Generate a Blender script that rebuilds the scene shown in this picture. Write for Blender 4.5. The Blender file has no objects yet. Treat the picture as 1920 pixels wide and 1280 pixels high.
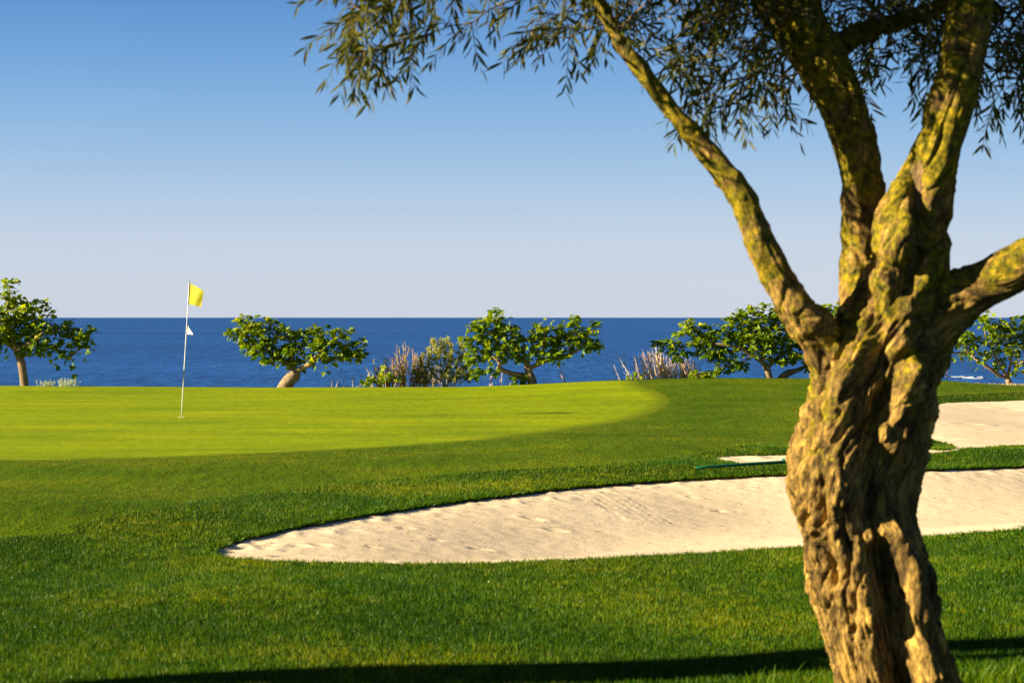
import bpy, math, random
import numpy as np
from mathutils import Vector, Matrix, kdtree
from mathutils.geometry import delaunay_2d_cdt

random.seed(7)
RNG = np.random.default_rng(7)
SC = bpy.context.scene
COL = SC.collection
R = math.radians

# ------------------------------------------------------------ camera, sky, sun
F = 70.0 / 36.0 * 1920.0       # focal length in photograph pixels
CAM_Z = 1.62
HOR = 595.0                    # horizon row of the photograph
cam = bpy.data.cameras.new("camera")
camo = bpy.data.objects.new("camera", cam)
COL.objects.link(camo)
camo.location = (0, 0, CAM_Z)
camo.rotation_euler = (R(90), 0, 0)
cam.lens = 70
cam.sensor_width = 36
cam.shift_y = -(640 - HOR) / 1920.0
cam.clip_start = 0.1
cam.clip_end = 400000
cam.dof.use_dof = True
cam.dof.focus_distance = 36
cam.dof.aperture_fstop = 6.0
SC.camera = camo

SUN_EL = R(18.5)
SUN_DIR = Vector((0.972 * math.cos(SUN_EL), 0.235 * math.cos(SUN_EL), -math.sin(SUN_EL))).normalized()
sun = bpy.data.lights.new("sun", "SUN")
sun.energy = 5.0
sun.angle = R(0.5)
sun.color = (1.0, 0.84, 0.58)
suno = bpy.data.objects.new("sun", sun)
suno.rotation_euler = SUN_DIR.to_track_quat('-Z', 'Y').to_euler()
suno.location = (-30, -12, 12)
COL.objects.link(suno)

world = bpy.data.worlds.new("World")
SC.world = world
world.use_nodes = True
nt = world.node_tree
nt.nodes.clear()
wo = nt.nodes.new("ShaderNodeOutputWorld")
bg = nt.nodes.new("ShaderNodeBackground")
sky = nt.nodes.new("ShaderNodeTexSky")
sky.sky_type = 'NISHITA'
sky.sun_disc = False
sky.sun_elevation = SUN_EL
sky.sun_rotation = math.atan2(-SUN_DIR.x, -SUN_DIR.y)
sky.air_density = 1.0
sky.dust_density = 0.3
sky.ozone_density = 3.0
tc = nt.nodes.new("ShaderNodeTexCoord")
nt.links.new(tc.outputs['Generated'], sky.inputs['Vector'])
# the sky model is graded by elevation: pale sea haze low down, clear blue above
sep = nt.nodes.new("ShaderNodeSeparateXYZ")
nt.links.new(tc.outputs['Generated'], sep.inputs[0])
rmp = nt.nodes.new("ShaderNodeValToRGB")
rmp.color_ramp.interpolation = 'B_SPLINE'
stops = [(0.0, (.60, .655, .785)), (.035, (.56, .64, .79)), (.055, (.46, .59, .79)), (.085, (.30, .50, .76)), (.12, (.165, .38, .72)), (.16, (.085, .26, .62)), (.26, (.02, .08, .30)), (1.0, (.01, .03, .12))]
el = rmp.color_ramp.elements
for k, (p_, c_) in enumerate(stops):
    e = el[k] if k < 2 else el.new(p_)
    e.position = p_; e.color = (*c_, 1)
nt.links.new(sep.outputs['Z'], rmp.inputs[0])
sc_ = nt.nodes.new("ShaderNodeVectorMath"); sc_.operation = 'SCALE'
sc_.inputs['Scale'].default_value = 5.6
nt.links.new(rmp.outputs[0], sc_.inputs[0])
mx = nt.nodes.new("ShaderNodeMix"); mx.data_type = 'RGBA'
mx.inputs['Factor'].default_value = .88
nt.links.new(sky.outputs[0], mx.inputs['A']); nt.links.new(sc_.outputs[0], mx.inputs['B'])
nt.links.new(mx.outputs['Result'], bg.inputs['Color'])
nt.links.new(bg.outputs[0], wo.inputs[0])
bg.inputs[1].default_value = 0.053
SC.view_settings.view_transform = 'Standard'
SC.view_settings.look = 'None'
SC.view_settings.exposure = 1.75
SC.view_settings.gamma = 1
SC.render.engine = 'CYCLES'
SC.cycles.max_bounces = 6
SC.cycles.diffuse_bounces = 2
SC.cycles.glossy_bounces = 2
SC.cycles.transmission_bounces = 3
SC.cycles.transparent_max_bounces = 4
SC.cycles.use_denoising = True

# ------------------------------------------------------------ helpers
def P(X, Y, d):
    """world point seen at photo pixel X,Y at distance d"""
    return Vector(((X - 960) / F * d, d, CAM_Z - (Y - HOR) / F * d))

def tag(o, label=None, cat=None, group=None, kind=None):
    if label: o["label"] = label
    if cat: o["category"] = cat
    if group: o["group"] = group
    if kind: o["kind"] = kind
    return o

def root(name, loc, label, cat, group=None):
    o = bpy.data.objects.new(name, None)
    o.location = loc
    o.empty_display_size = 0.2
    COL.objects.link(o)
    return tag(o, label, cat, group)

def mesh_np(name, V, Fc, mat, parent=None, attrs=None, smooth=True):
    """V (n,3); Fc: (m,k) array or list of such arrays"""
    if isinstance(Fc, np.ndarray): Fc = [Fc]
    Fc = [np.asarray(f, dtype=np.int32) for f in Fc if len(f)]
    V = np.asarray(V, dtype=np.float32)
    me = bpy.data.meshes.new(name)
    me.vertices.add(len(V))
    me.vertices.foreach_set("co", V.ravel())
    nl = sum(f.size for f in Fc); npo = sum(len(f) for f in Fc)
    me.loops.add(nl); me.polygons.add(npo)
    me.loops.foreach_set("vertex_index", np.concatenate([f.ravel() for f in Fc]))
    tot = np.concatenate([np.full(len(f), f.shape[1], np.int32) for f in Fc])
    st = np.concatenate([[0], np.cumsum(tot)[:-1]]).astype(np.int32)
    me.polygons.foreach_set("loop_start", st)
    me.polygons.foreach_set("loop_total", tot)
    me.polygons.foreach_set("use_smooth", np.full(npo, smooth, dtype=bool))
    me.update(calc_edges=True)
    for k, a in (attrs or {}).items():
        at = me.attributes.new(k, 'FLOAT', 'POINT')
        at.data.foreach_set("value", np.asarray(a, dtype=np.float32))
    me.validate()
    if mat: me.materials.append(mat)
    o = bpy.data.objects.new(name, me)
    COL.objects.link(o)
    if parent is not None:
        o.parent = parent
        o.matrix_parent_inverse = Matrix.Translation(-Vector(parent.location))
    return o

# gradient noise in numpy -------------------------------------------------
_perm = RNG.permutation(256).astype(np.int64)
_perm = np.concatenate([_perm, _perm])
_gr = RNG.normal(size=(256, 3)); _gr /= np.linalg.norm(_gr, axis=1)[:, None]
def noise3(p):
    p = np.asarray(p, dtype=np.float64)
    i = np.floor(p).astype(np.int64); f = p - i
    u = f * f * f * (f * (f * 6 - 15) + 10)
    i &= 255
    out = 0
    for dx in (0, 1):
        for dy in (0, 1):
            for dz in (0, 1):
                h = _perm[_perm[_perm[(i[:, 0] + dx) & 255] + ((i[:, 1] + dy) & 255)] + ((i[:, 2] + dz) & 255)]
                g = _gr[h]
                dd = (f - np.array([dx, dy, dz]))
                w = (u[:, 0] if dx else 1 - u[:, 0]) * (u[:, 1] if dy else 1 - u[:, 1]) * (u[:, 2] if dz else 1 - u[:, 2])
                out = out + w * (g * dd).sum(1)
    return out * 1.6
def fbm(p, o=3):
    s = 0; a = 1
    for k in range(o):
        s = s + a * noise3(p * (2 ** k) + 17.3 * k); a *= .5
    return s
def sstep(t):
    t = np.clip(t, 0, 1)
    return t * t * (3 - 2 * t)

# ------------------------------------------------------------ material helpers
def newmat(name):
    m = bpy.data.materials.new(name); m.use_nodes = True
    n = m.node_tree; n.nodes.clear()
    out = n.nodes.new("ShaderNodeOutputMaterial")
    b = n.nodes.new("ShaderNodeBsdfPrincipled")
    n.links.new(b.outputs[0], out.inputs[0])
    return m, n, b, out
def nd(n, t, **kw):
    x = n.nodes.new(t)
    for k, v in kw.items():
        if k in x.inputs.keys(): x.inputs[k].default_value = v
        else: setattr(x, k, v)
    return x
def noise_node(n, scale, detail=4, rough=.55, vec=None, stretch=None, distort=0, coord='Object'):
    t = n.nodes.new("ShaderNodeTexNoise")
    t.inputs['Scale'].default_value = scale
    t.inputs['Detail'].default_value = detail
    t.inputs['Roughness'].default_value = rough
    t.inputs['Distortion'].default_value = distort
    c = n.nodes.new("ShaderNodeTexCoord")
    src = c.outputs[coord]
    if stretch:
        m = n.nodes.new("ShaderNodeMapping"); m.inputs['Scale'].default_value = stretch
        n.links.new(src, m.inputs['Vector']); src = m.outputs[0]
    n.links.new(src, t.inputs['Vector'])
    return t.outputs['Fac']
def ramp(n, fac, stops):
    r = n.nodes.new("ShaderNodeValToRGB")
    el = r.color_ramp.elements
    while len(el) > 2: el.remove(el[-1])
    for k, (p, c) in enumerate(stops):
        e = el[k] if k < 2 else el.new(p)
        e.position = p
        e.color = (c[0], c[1], c[2], 1) if not isinstance(c, (int, float)) else (c, c, c, 1)
    n.links.new(fac, r.inputs[0])
    return r.outputs[0]
def mixc(n, fac, a, b, mode='MIX'):
    m = n.nodes.new("ShaderNodeMix"); m.data_type = 'RGBA'; m.blend_type = mode
    for s, v in (('Factor', fac), ('A', a), ('B', b)):
        if isinstance(v, (int, float)): m.inputs[s].default_value = v
        elif isinstance(v, (tuple, list)): m.inputs[s].default_value = (v[0], v[1], v[2], 1)
        else: n.links.new(v, m.inputs[s])
    return m.outputs['Result']
def math_node(n, op, a, b=None, clamp=False):
    m = n.nodes.new("ShaderNodeMath"); m.operation = op; m.use_clamp = clamp
    for i, v in enumerate((a, b)):
        if v is None: continue
        if isinstance(v, (int, float)): m.inputs[i].default_value = v
        else: n.links.new(v, m.inputs[i])
    return m.outputs[0]
def bump(n, b, h, strength=.5, dist=.02, prev=None):
    x = n.nodes.new("ShaderNodeBump")
    x.inputs['Strength'].default_value = strength
    x.inputs['Distance'].default_value = dist
    n.links.new(h, x.inputs['Height'])
    if prev is not None: n.links.new(prev, x.inputs['Normal'])
    n.links.new(x.outputs[0], b.inputs['Normal'])
    return x.outputs[0]
def attr(n, name):
    a = n.nodes.new("ShaderNodeAttribute"); a.attribute_name = name
    return a.outputs['Fac']

def leaf_material(name, lo, mid, hi, back=None, transl=.35, rough=.45, spec=.4, patch=0):
    m, n, b, out = newmat(name)
    c = ramp(n, attr(n, "tint"), [(0, lo), (.55, mid), (1, hi)])
    if patch:
        c = mixc(n, ramp(n, noise_node(n, patch, 3), [(.4, 0.0), (.6, 1.0)]), c, mixc(n, 1.0, c, (1.5, 1.15, .7), 'MULTIPLY'))
    if back:
        g = n.nodes.new("ShaderNodeNewGeometry")
        c = mixc(n, g.outputs['Backfacing'], c, back)
    n.links.new(c, b.inputs['Base Color'])
    b.inputs['Roughness'].default_value = rough
    b.inputs['Specular IOR Level'].default_value = spec
    t = n.nodes.new("ShaderNodeBsdfTranslucent")
    n.links.new(mixc(n, 1.0, c, (1.35, 1.25, .5), 'MULTIPLY'), t.inputs[0])
    ms = n.nodes.new("ShaderNodeMixShader"); ms.inputs[0].default_value = transl
    n.links.new(b.outputs[0], ms.inputs[1]); n.links.new(t.outputs[0], ms.inputs[2])
    n.links.new(ms.outputs[0], out.inputs[0])
    return m

def turf_material(name, a, b_, c_, fine=90, bstr=.5, bdist=.01, patchscale=.35, streak=None, rim=None):
    m, n, b, out = newmat(name)
    big = noise_node(n, patchscale, 4, .6)
    col = ramp(n, big, [(.3, a), (.5, b_), (.72, c_)])
    f1 = noise_node(n, fine, 3, .7, stretch=(1, .45, 1))
    col = mixc(n, 1.0, col, ramp(n, f1, [(.3, .62), (.7, 1.38)]), 'MULTIPLY')
    f2 = noise_node(n, fine * .12, 4, .7, stretch=(1, .35, 1))
    col = mixc(n, 1.0, col, ramp(n, f2, [(.3, .82), (.7, 1.2)]), 'MULTIPLY')
    if streak:
        s = noise_node(n, streak, 4, .6, stretch=(.25, 1.0, 1))
        col = mixc(n, 1.0, col, ramp(n, s, [(.35, (.8, .86, .8)), (.65, (1.16, 1.1, 1.0))]), 'MULTIPLY')
    if rim:      # the cut grows out into the apron over a hand's breadth
        e = math_node(n, 'ADD', attr(n, 'edge'), math_node(n, 'MULTIPLY', noise_node(n, 6, 3), .3))
        col = mixc(n, ramp(n, e, [(.12, 1.0), (.6, 0.0)]), col, rim)
    n.links.new(col, b.inputs['Base Color'])
    b.inputs['Roughness'].default_value = .9
    b.inputs['Specular IOR Level'].default_value = .03
    bp = bump(n, b, f1, bstr, bdist)
    bump(n, b, f2, bstr, bdist * 4, bp)
    return m

M = {}
M['green'] = turf_material("green_turf", (.150, .215, .002), (.195, .260, .002), (.245, .285, .003), fine=55, bstr=.4, bdist=.005, patchscale=.3, streak=1.1, rim=(.085, .12, .002))
M['fringe'] = turf_material("fringe_turf", (.040, .084, .001), (.064, .114, .001), (.115, .145, .003), fine=40, bstr=.6, bdist=.012, patchscale=.45)
M['rough'] = turf_material("rough_turf", (.010, .028, .001), (.018, .042, .001), (.035, .055, .002), fine=40, bstr=1, bdist=.02, patchscale=.6)
M['blade'] = leaf_material("grass_blade", (.013, .060, .0005), (.050, .130, .0005), (.17, .215, .004), transl=.28, rough=.45, spec=.13, patch=.5)
M['fringe_blade'] = leaf_material("fringe_blade", (.030, .074, .0005), (.076, .130, .0005), (.20, .215, .006), transl=.3, rough=.6, spec=.1, patch=.4)
M['fig_leaf'] = leaf_material("fig_leaf", (.04, .11, .001), (.17, .27, .002), (.42, .44, .006), transl=.5, rough=.45, spec=.3)
M['olive_leaf'] = leaf_material("olive_leaf", (.022, .032, .004), (.055, .070, .006), (.17, .165, .014), back=(.12, .125, .04), transl=.38, rough=.5, spec=.15)
M['bush_leaf'] = leaf_material("bush_leaf", (.13, .17, .02), (.30, .32, .06), (.60, .58, .28), transl=.45, rough=.5)
M['grey_leaf'] = leaf_material("grey_leaf", (.25, .32, .2), (.4, .48, .36), (.6, .65, .55), transl=.3, rough=.6)

def sand_material():
    m, n, b, out = newmat("sand")
    c = ramp(n, noise_node(n, .8, 5, .6), [(.35, (.68, .55, .35)), (.65, (.75, .615, .40))])
    c = mixc(n, 1.0, c, ramp(n, noise_node(n, 130, 2, .6), [(.3, .8), (.7, 1.15)]), 'MULTIPLY')
    sp = ramp(n, noise_node(n, 22, 3, .6, stretch=(.7, .5, 1)), [(.30, (.5, .4, .28)), (.345, (1, 1, 1))])
    c = mixc(n, 1.0, c, sp, 'MULTIPLY')
    n.links.new(c, b.inputs['Base Color'])
    b.inputs['Roughness'].default_value = .9
    b.inputs['Specular IOR Level'].default_value = .1
    p = bump(n, b, noise_node(n, 9, 5, .65), .22, .03)
    bump(n, b, noise_node(n, 60, 4, .75), .35, .006, p)
    return m
M['sand'] = sand_material()

def bark_material(name, base, dark, moss=None, scale=1.0, moss_lo=.45, moss_z=None, grain=False):
    m, n, b, out = newmat(name)
    v = noise_node(n, 9 * scale, 6, .65, stretch=(1, 1, .35), distort=.6)
    c = ramp(n, v, [(.32, dark), (.5, base), (.72, [min(1, k * 1.35) for k in base])])
    c2 = noise_node(n, 60 * scale, 4, .7, stretch=(1, 1, .4))
    c = mixc(n, 1.0, c, ramp(n, c2, [(.3, .4), (.7, 1.5)]), 'MULTIPLY')
    if grain:     # fibres that follow the winding grain
        at_ = n.nodes.new("ShaderNodeAttribute"); at_.attribute_name = "grain"
        def gn(sc, de, ro):
            t_ = n.nodes.new("ShaderNodeTexNoise"); t_.inputs['Scale'].default_value = sc; t_.inputs['Detail'].default_value = de; t_.inputs['Roughness'].default_value = ro
            n.links.new(at_.outputs['Vector'], t_.inputs['Vector']); return t_.outputs['Fac']
        g1 = gn(22, 6, .75); g2 = gn(75, 4, .7)
        c = mixc(n, 1.0, c, ramp(n, g1, [(.36, (.20, .18, .16)), (.46, (.75, .72, .7)), (.62, (1.75, 1.65, 1.4))]), 'MULTIPLY')
        c = mixc(n, 1.0, c, ramp(n, g2, [(.34, .35), (.66, 1.6)]), 'MULTIPLY')
    if moss:
        mk = noise_node(n, 8 * scale, 8, .78, distort=.5)
        if moss_z:
            tcx = n.nodes.new("ShaderNodeTexCoord"); sx = n.nodes.new("ShaderNodeSeparateXYZ")
            n.links.new(tcx.outputs['Object'], sx.inputs[0])
            mr = n.nodes.new("ShaderNodeMapRange")
            mr.inputs[1].default_value = moss_z[0]; mr.inputs[2].default_value = moss_z[1]
            mr.inputs[3].default_value = -.10; mr.inputs[4].default_value = .10
            n.links.new(sx.outputs['Z'], mr.inputs[0])
            # moss cover thickens with height up the tree
            mk = math_node(n, 'ADD', mk, mr.outputs[0])
        f = ramp(n, mk, [(moss_lo, 0.0), (moss_lo + .07, 1.0)])
        mc = ramp(n, noise_node(n, 30 * scale, 4, .6), [(.34, moss[0]), (.52, moss[1]), (.74, moss[2])])
        c = mixc(n, f, c, mc)
    n.links.new(c, b.inputs['Base Color'])
    b.inputs['Roughness'].default_value = .85
    b.inputs['Specular IOR Level'].default_value = .2
    p = bump(n, b, v, .8, .03 / scale)
    if grain:
        p = bump(n, b, g1, .9, .02, p); p = bump(n, b, g2, .9, .008, p)
    p = bump(n, b, noise_node(n, 28 * scale, 5, .7, stretch=(1, 1, .5)), .8, .012 / scale, p)
    bump(n, b, c2, .7, .004 / scale, p)
    return m
M['olive_bark'] = bark_material("olive_bark", (.20, .13, .032), (.028, .017, .005),
                                moss=((.025, .03, .002), (.17, .135, .003), (.41, .28, .008)), moss_z=(.3, 2.2), moss_lo=.52, grain=True)
M['olive_bark_small'] = bark_material("olive_branch_bark", (.16, .10, .04), (.05, .03, .014), moss=((.05, .055, .004), (.15, .13, .006), (.30, .22, .012)), moss_lo=.5)
M['olive_twig'] = bark_material("olive_twig", (.20, .15, .08), (.08, .06, .035), scale=4)
M['fig_bark'] = bark_material("fig_bark", (.22, .155, .085), (.06, .042, .025), scale=2.2)
M['fig_bark_b'] = bark_material("fig_bark_pale", (.26, .19, .105), (.09, .062, .034), scale=2.6)

def plain(name, col, rough=.6, spec=.3, var=None):
    m, n, b, out = newmat(name)
    if var:
        c = mixc(n, 1.0, col, ramp(n, noise_node(n, var, 4, .6), [(.3, .75), (.7, 1.2)]), 'MULTIPLY')
        n.links.new(c, b.inputs['Base Color'])
    else: b.inputs['Base Color'].default_value = (*col, 1)
    b.inputs['Roughness'].default_value = rough
    b.inputs['Specular IOR Level'].default_value = spec
    return m
M['white'] = plain("white_enamel", (.62, .6, .57), .35, .5, 6)
M['soil'] = plain('soil', (.09, .06, .025), .9, .1, 30)
M['black'] = plain("black_print", (.02, .02, .02), .6)
M['dark_hem'] = plain("dark_hem", (.06, .055, .02), .7, .3, 40)
M['rake_green'] = plain("green_enamel", (.005, .10, .045), .4, .4, 20)
M['cup'] = plain("cup_liner", (.5, .5, .48), .5)
M['dry'] = leaf_material("dry_stem", (.68, .50, .26), (.85, .68, .42), (.92, .80, .56), transl=.4, rough=.7)
M['rust'] = leaf_material("rust_stem", (.62, .36, .04), (.80, .54, .10), (.75, .65, .20), transl=.5, rough=.7)
M['twig'] = leaf_material("bare_twig", (.45, .33, .25), (.6, .47, .38), (.75, .62, .52), transl=0.02, rough=.7)
M['scrub'] = turf_material("scrub_ground", (.16, .12, .06), (.30, .22, .12), (.40, .31, .19), fine=12, bstr=1, bdist=.05, patchscale=.25)
M['scrub_leaf'] = leaf_material("scrub_leaf", (.12, .12, .04), (.32, .24, .12), (.5, .40, .25), transl=.2, rough=.7)

def flag_material():
    m, n, b, out = newmat("yellow_cloth")
    c = mixc(n, 1.0, (.46, .44, .001), ramp(n, noise_node(n, 160, 2, .5), [(.3, .93), (.7, 1.04)]), 'MULTIPLY')
    n.links.new(c, b.inputs['Base Color'])
    b.inputs['Roughness'].default_value = .7
    t = n.nodes.new("ShaderNodeBsdfTranslucent"); n.links.new(c, t.inputs[0])
    ms = n.nodes.new("ShaderNodeMixShader"); ms.inputs[0].default_value = .5
    n.links.new(b.outputs[0], ms.inputs[1]); n.links.new(t.outputs[0], ms.inputs[2])
    n.links.new(ms.outputs[0], out.inputs[0])
    return m
M['flag'] = flag_material()

def sea_material():
    m, n, b, out = newmat("sea_water")
    # wind-roughened deep water: mostly the blue scattered from below
    s1 = noise_node(n, .11, 6, .7, stretch=(1, .22, 1))
    s2 = noise_node(n, .35, 5, .75, stretch=(1, .14, 1))
    s3 = noise_node(n, .0022, 4, .6, stretch=(.4, 1, 1))
    c = ramp(n, s1, [(.3, (.009, .058, .21)), (.5, (.0135, .078, .265)), (.72, (.020, .10, .32))])
    c = mixc(n, 1.0, c, ramp(n, s2, [(.3, .5), (.7, 1.5)]), 'MULTIPLY')
    c = mixc(n, 1.0, c, ramp(n, s3, [(.35, .86), (.65, 1.12)]), 'MULTIPLY')
    # foam flecks
    wc = ramp(n, noise_node(n, .13, 5, .75, stretch=(1, .25, 1)), [(.75, 0.0), (.79, 1.0)])
    c = mixc(n, wc, c, (.45, .5, .55))
    n.links.new(c, b.inputs['Base Color'])
    b.inputs['Roughness'].default_value = .55
    b.inputs['Specular IOR Level'].default_value = .12
    bump(n, b, s2, .5, 1.2)
    return m
M['sea'] = sea_material()
M['foam'] = plain("foam", (.3, .34, .38), .8, .2, .4)

# ------------------------------------------------------------ terrain
_bumps = [(-4.5, 16.5, 3.0, 1.6, .10), (-2.0, 21.5, 4.0, 1.4, .06), (1.6, 24.5, 2.2, 2.0, .10), (4.5, 27.0, 2.2, 2.5, -.06),
          (-1.0, 11.5, 1.5, 1.0, .05), (1.6, 10.6, 1.2, 1.0, .03), (-3.4, 13.0, 1.6, 1.3, -.04), (5.6, 32, 3, 3, .07),
          (3.0, 20.9, 2.5, .8, .05), (7.5, 23.3, 3.0, 1.0, .10)]
def Hs(x, y):
    x = np.asarray(x, dtype=np.float64); y = np.asarray(y, dtype=np.float64)
    x, y = np.broadcast_arrays(x, y)
    z = np.zeros_like(x)
    rise = np.interp(x, [-60, -16, -11.5, -5.5, -1, 0, 2.2, 4.2, 7, 9.6, 10.6, 11.6, 13, 60], [.1, .07, .055, .015, .03, .07, .18, .235, .235, .20, .13, .07, 0, -.2])
    z = z + rise * sstep((y - 33) / 11)
    for bx, by, rx, ry, h in _bumps:
        z = z + h * np.exp(-((x - bx) / rx) ** 2 - ((y - by) / ry) ** 2)
    fade = 1 - sstep((y - 20) / 6) * (x < 5)
    z = z + fade * .018 * np.sin(x * 1.3 + y * .6) * np.sin(y * .9 - x * .35 + 1)
    # beyond the crest the land falls away to the shore
    right = sstep((x - 9.2) / 2.2)
    t = np.clip(y - 45, 0, None)
    left_fall = np.where(t < 8, -.012 * t ** 2, -.768 - .19 * (t - 8))
    right_fall = np.where(t < 22, -.0325 * t, -.715 - .045 * (t - 22))
    z = z + left_fall * (1 - right) + right_fall * right
    # gentle bank behind the camera
    z = z + .02 * np.clip(-y, 0, 30)
    return np.maximum(z, -19.5)

def unproj(X, Y):
    """point of the ground seen at photo pixel X,Y"""
    d = CAM_Z * F / (Y - HOR)
    for _ in range(60):
        x = (X - 960) / F * d
        h = float(Hs(x, d))
        d = .5 * d + .5 * (CAM_Z - h) * F / (Y - HOR)
    return ((X - 960) / F * d, d)

def densify(poly, step, jit, close=True):
    out = []
    n = len(poly)
    # catmull-rom through the traced points
    for i in range(n if close else n - 1):
        p0, p1, p2, p3 = [np.array(poly[(i + k) % n] if close else poly[min(max(i + k, 0), n - 1)]) for k in (-1, 0, 1, 2)]
        L = np.linalg.norm(p2 - p1); k = max(1, int(L / step))
        for j in range(k):
            t = j / k
            q = .5 * ((2 * p1) + (-p0 + p2) * t + (2 * p0 - 5 * p1 + 4 * p2 - p3) * t * t + (-p0 + 3 * p1 - 3 * p2 + p3) * t ** 3)
            out.append(q)
    out = np.array(out)
    if jit:
        q = np.c_[out * 2.2, np.zeros(len(out))]
        out = out + jit * np.c_[noise3(q * 3), noise3(q * 3 + 50)] + jit * .5 * np.c_[noise3(q * 9 + 9), noise3(q * 9 + 70)]
    return out

def inside(poly, x, y):
    x = np.asarray(x); y = np.asarray(y)
    r = np.zeros(x.shape, bool)
    px, py = poly[:, 0], poly[:, 1]
    j = len(poly) - 1
    for i in range(len(poly)):
        c = ((py[i] > y) != (py[j] > y))
        with np.errstate(divide='ignore', invalid='ignore'):
            xx = (px[j] - px[i]) * (y - py[i]) / (py[j] - py[i] + 1e-12) + px[i]
        r ^= c & (x < xx)
        j = i
    return r
def poly_dist(poly, x, y):
    a = poly; b = np.roll(poly, -1, 0)
    P0 = np.c_[x, y]
    best = np.full(len(P0), 1e9)
    for i in range(len(a)):
        d = b[i] - a[i]; L = (d * d).sum() + 1e-12
        t = np.clip(((P0 - a[i]) @ d) / L, 0, 1)
        q = P0 - a[i] - t[:, None] * d
        best = np.minimum(best, (q * q).sum(1))
    return np.sqrt(best)

# bunker in front of the green
b1_px = [(394, 1036), (397, 1028), (411, 1020), (440, 1011), (500, 996), (560, 984), (640, 969), (720, 956), (800, 945), (880, 934), (950, 926), (1020, 917),
         (1090, 910), (1150, 905), (1220, 900), (1300, 895), (1390, 890), (1480, 886), (1600, 882), (1740, 878), (1830, 875), (1920, 872), (2020, 868)]
b1_front = [(2020, 978), (1920, 992), (1830, 999), (1740, 1006), (1620, 1016), (1500, 1026), (1400, 1032), (1280, 1039), (1150, 1046), (1020, 1052),
            (900, 1055), (800, 1057), (700, 1056.5), (600, 1055), (520, 1052), (455, 1048), (418, 1044.5), (402, 1041)]
b1 = [unproj(*p) for p in b1_px] + [(7.6, 21.2), (8.4, 19.2), (7.8, 17.0)] + [unproj(*p) for p in b1_front]
# bunker beside the green, its near arm running behind the olive trunk
b2_px = [(1340, 857), (1372, 853), (1420, 851), (1500, 849.5), (1600, 846), (1680, 841), (1740, 834), (1766, 836), (1788, 838.5)]
b2_tongue = []
b2a = [unproj(*p) for p in [(1340, 858.5), (1365, 853.5), (1400, 852), (1440, 852), (1500, 849), (1560, 845)]]
b2b = [unproj(*p) for p in [(1660, 836), (1720, 838), (1765, 842), (1786, 839), (1768, 831), (1742, 823), (1700, 800), (1690, 775), (1715, 762), (1755, 756), (1800, 752.5), (1860, 751), (1920, 749), (1990, 748)]]
b2c = [(16.5, 33), (16.0, 26.5)] + [unproj(*p) for p in [(1990, 833), (1920, 835.5), (1860, 837.5), (1800, 843), (1740, 850), (1660, 857), (1560, 864), (1490, 869.5), (1440, 871), (1400, 871.5), (1375, 867.5), (1352, 863)]]
b2 = b2a + b2b + b2c
g_px = [(-120, 864), (0, 863), (150, 861), (300, 858), (450, 852), (600, 845), (760, 836), (900, 825), (1010, 813), (1100, 801), (1170, 789), (1215, 778), (1243, 767), (1256, 755),
        (1252, 744), (1232, 732), (1200, 722)]
g = [(-40, 24)] + [(-16, 22.7)] + [unproj(*p) for p in g_px[1:]] + [(2.6, 45.2), (0, 46.0), (-6, 46.2), (-16, 46.2), (-40, 45)]
c_px = [(0, 1007), (120, 985), (250, 960), (330, 946), (420, 932), (520, 920), (640, 906), (760, 896), (900, 884), (1030, 876), (1150, 868), (1260, 858)]
c_ = [(-40, 15.0), (-9, 14.4)] + [unproj(*p) for p in c_px] + [(2.9, 24.5), (4.0, 28), (5.5, 33), (8, 38), (14, 44), (14, 47.2), (-40, 47.2)]
B1 = densify(b1, .09, .045); B2 = densify(b2, .12, .05)
G = densify(g, .25, .03); CC = densify(c_, .3, .05)

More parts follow.
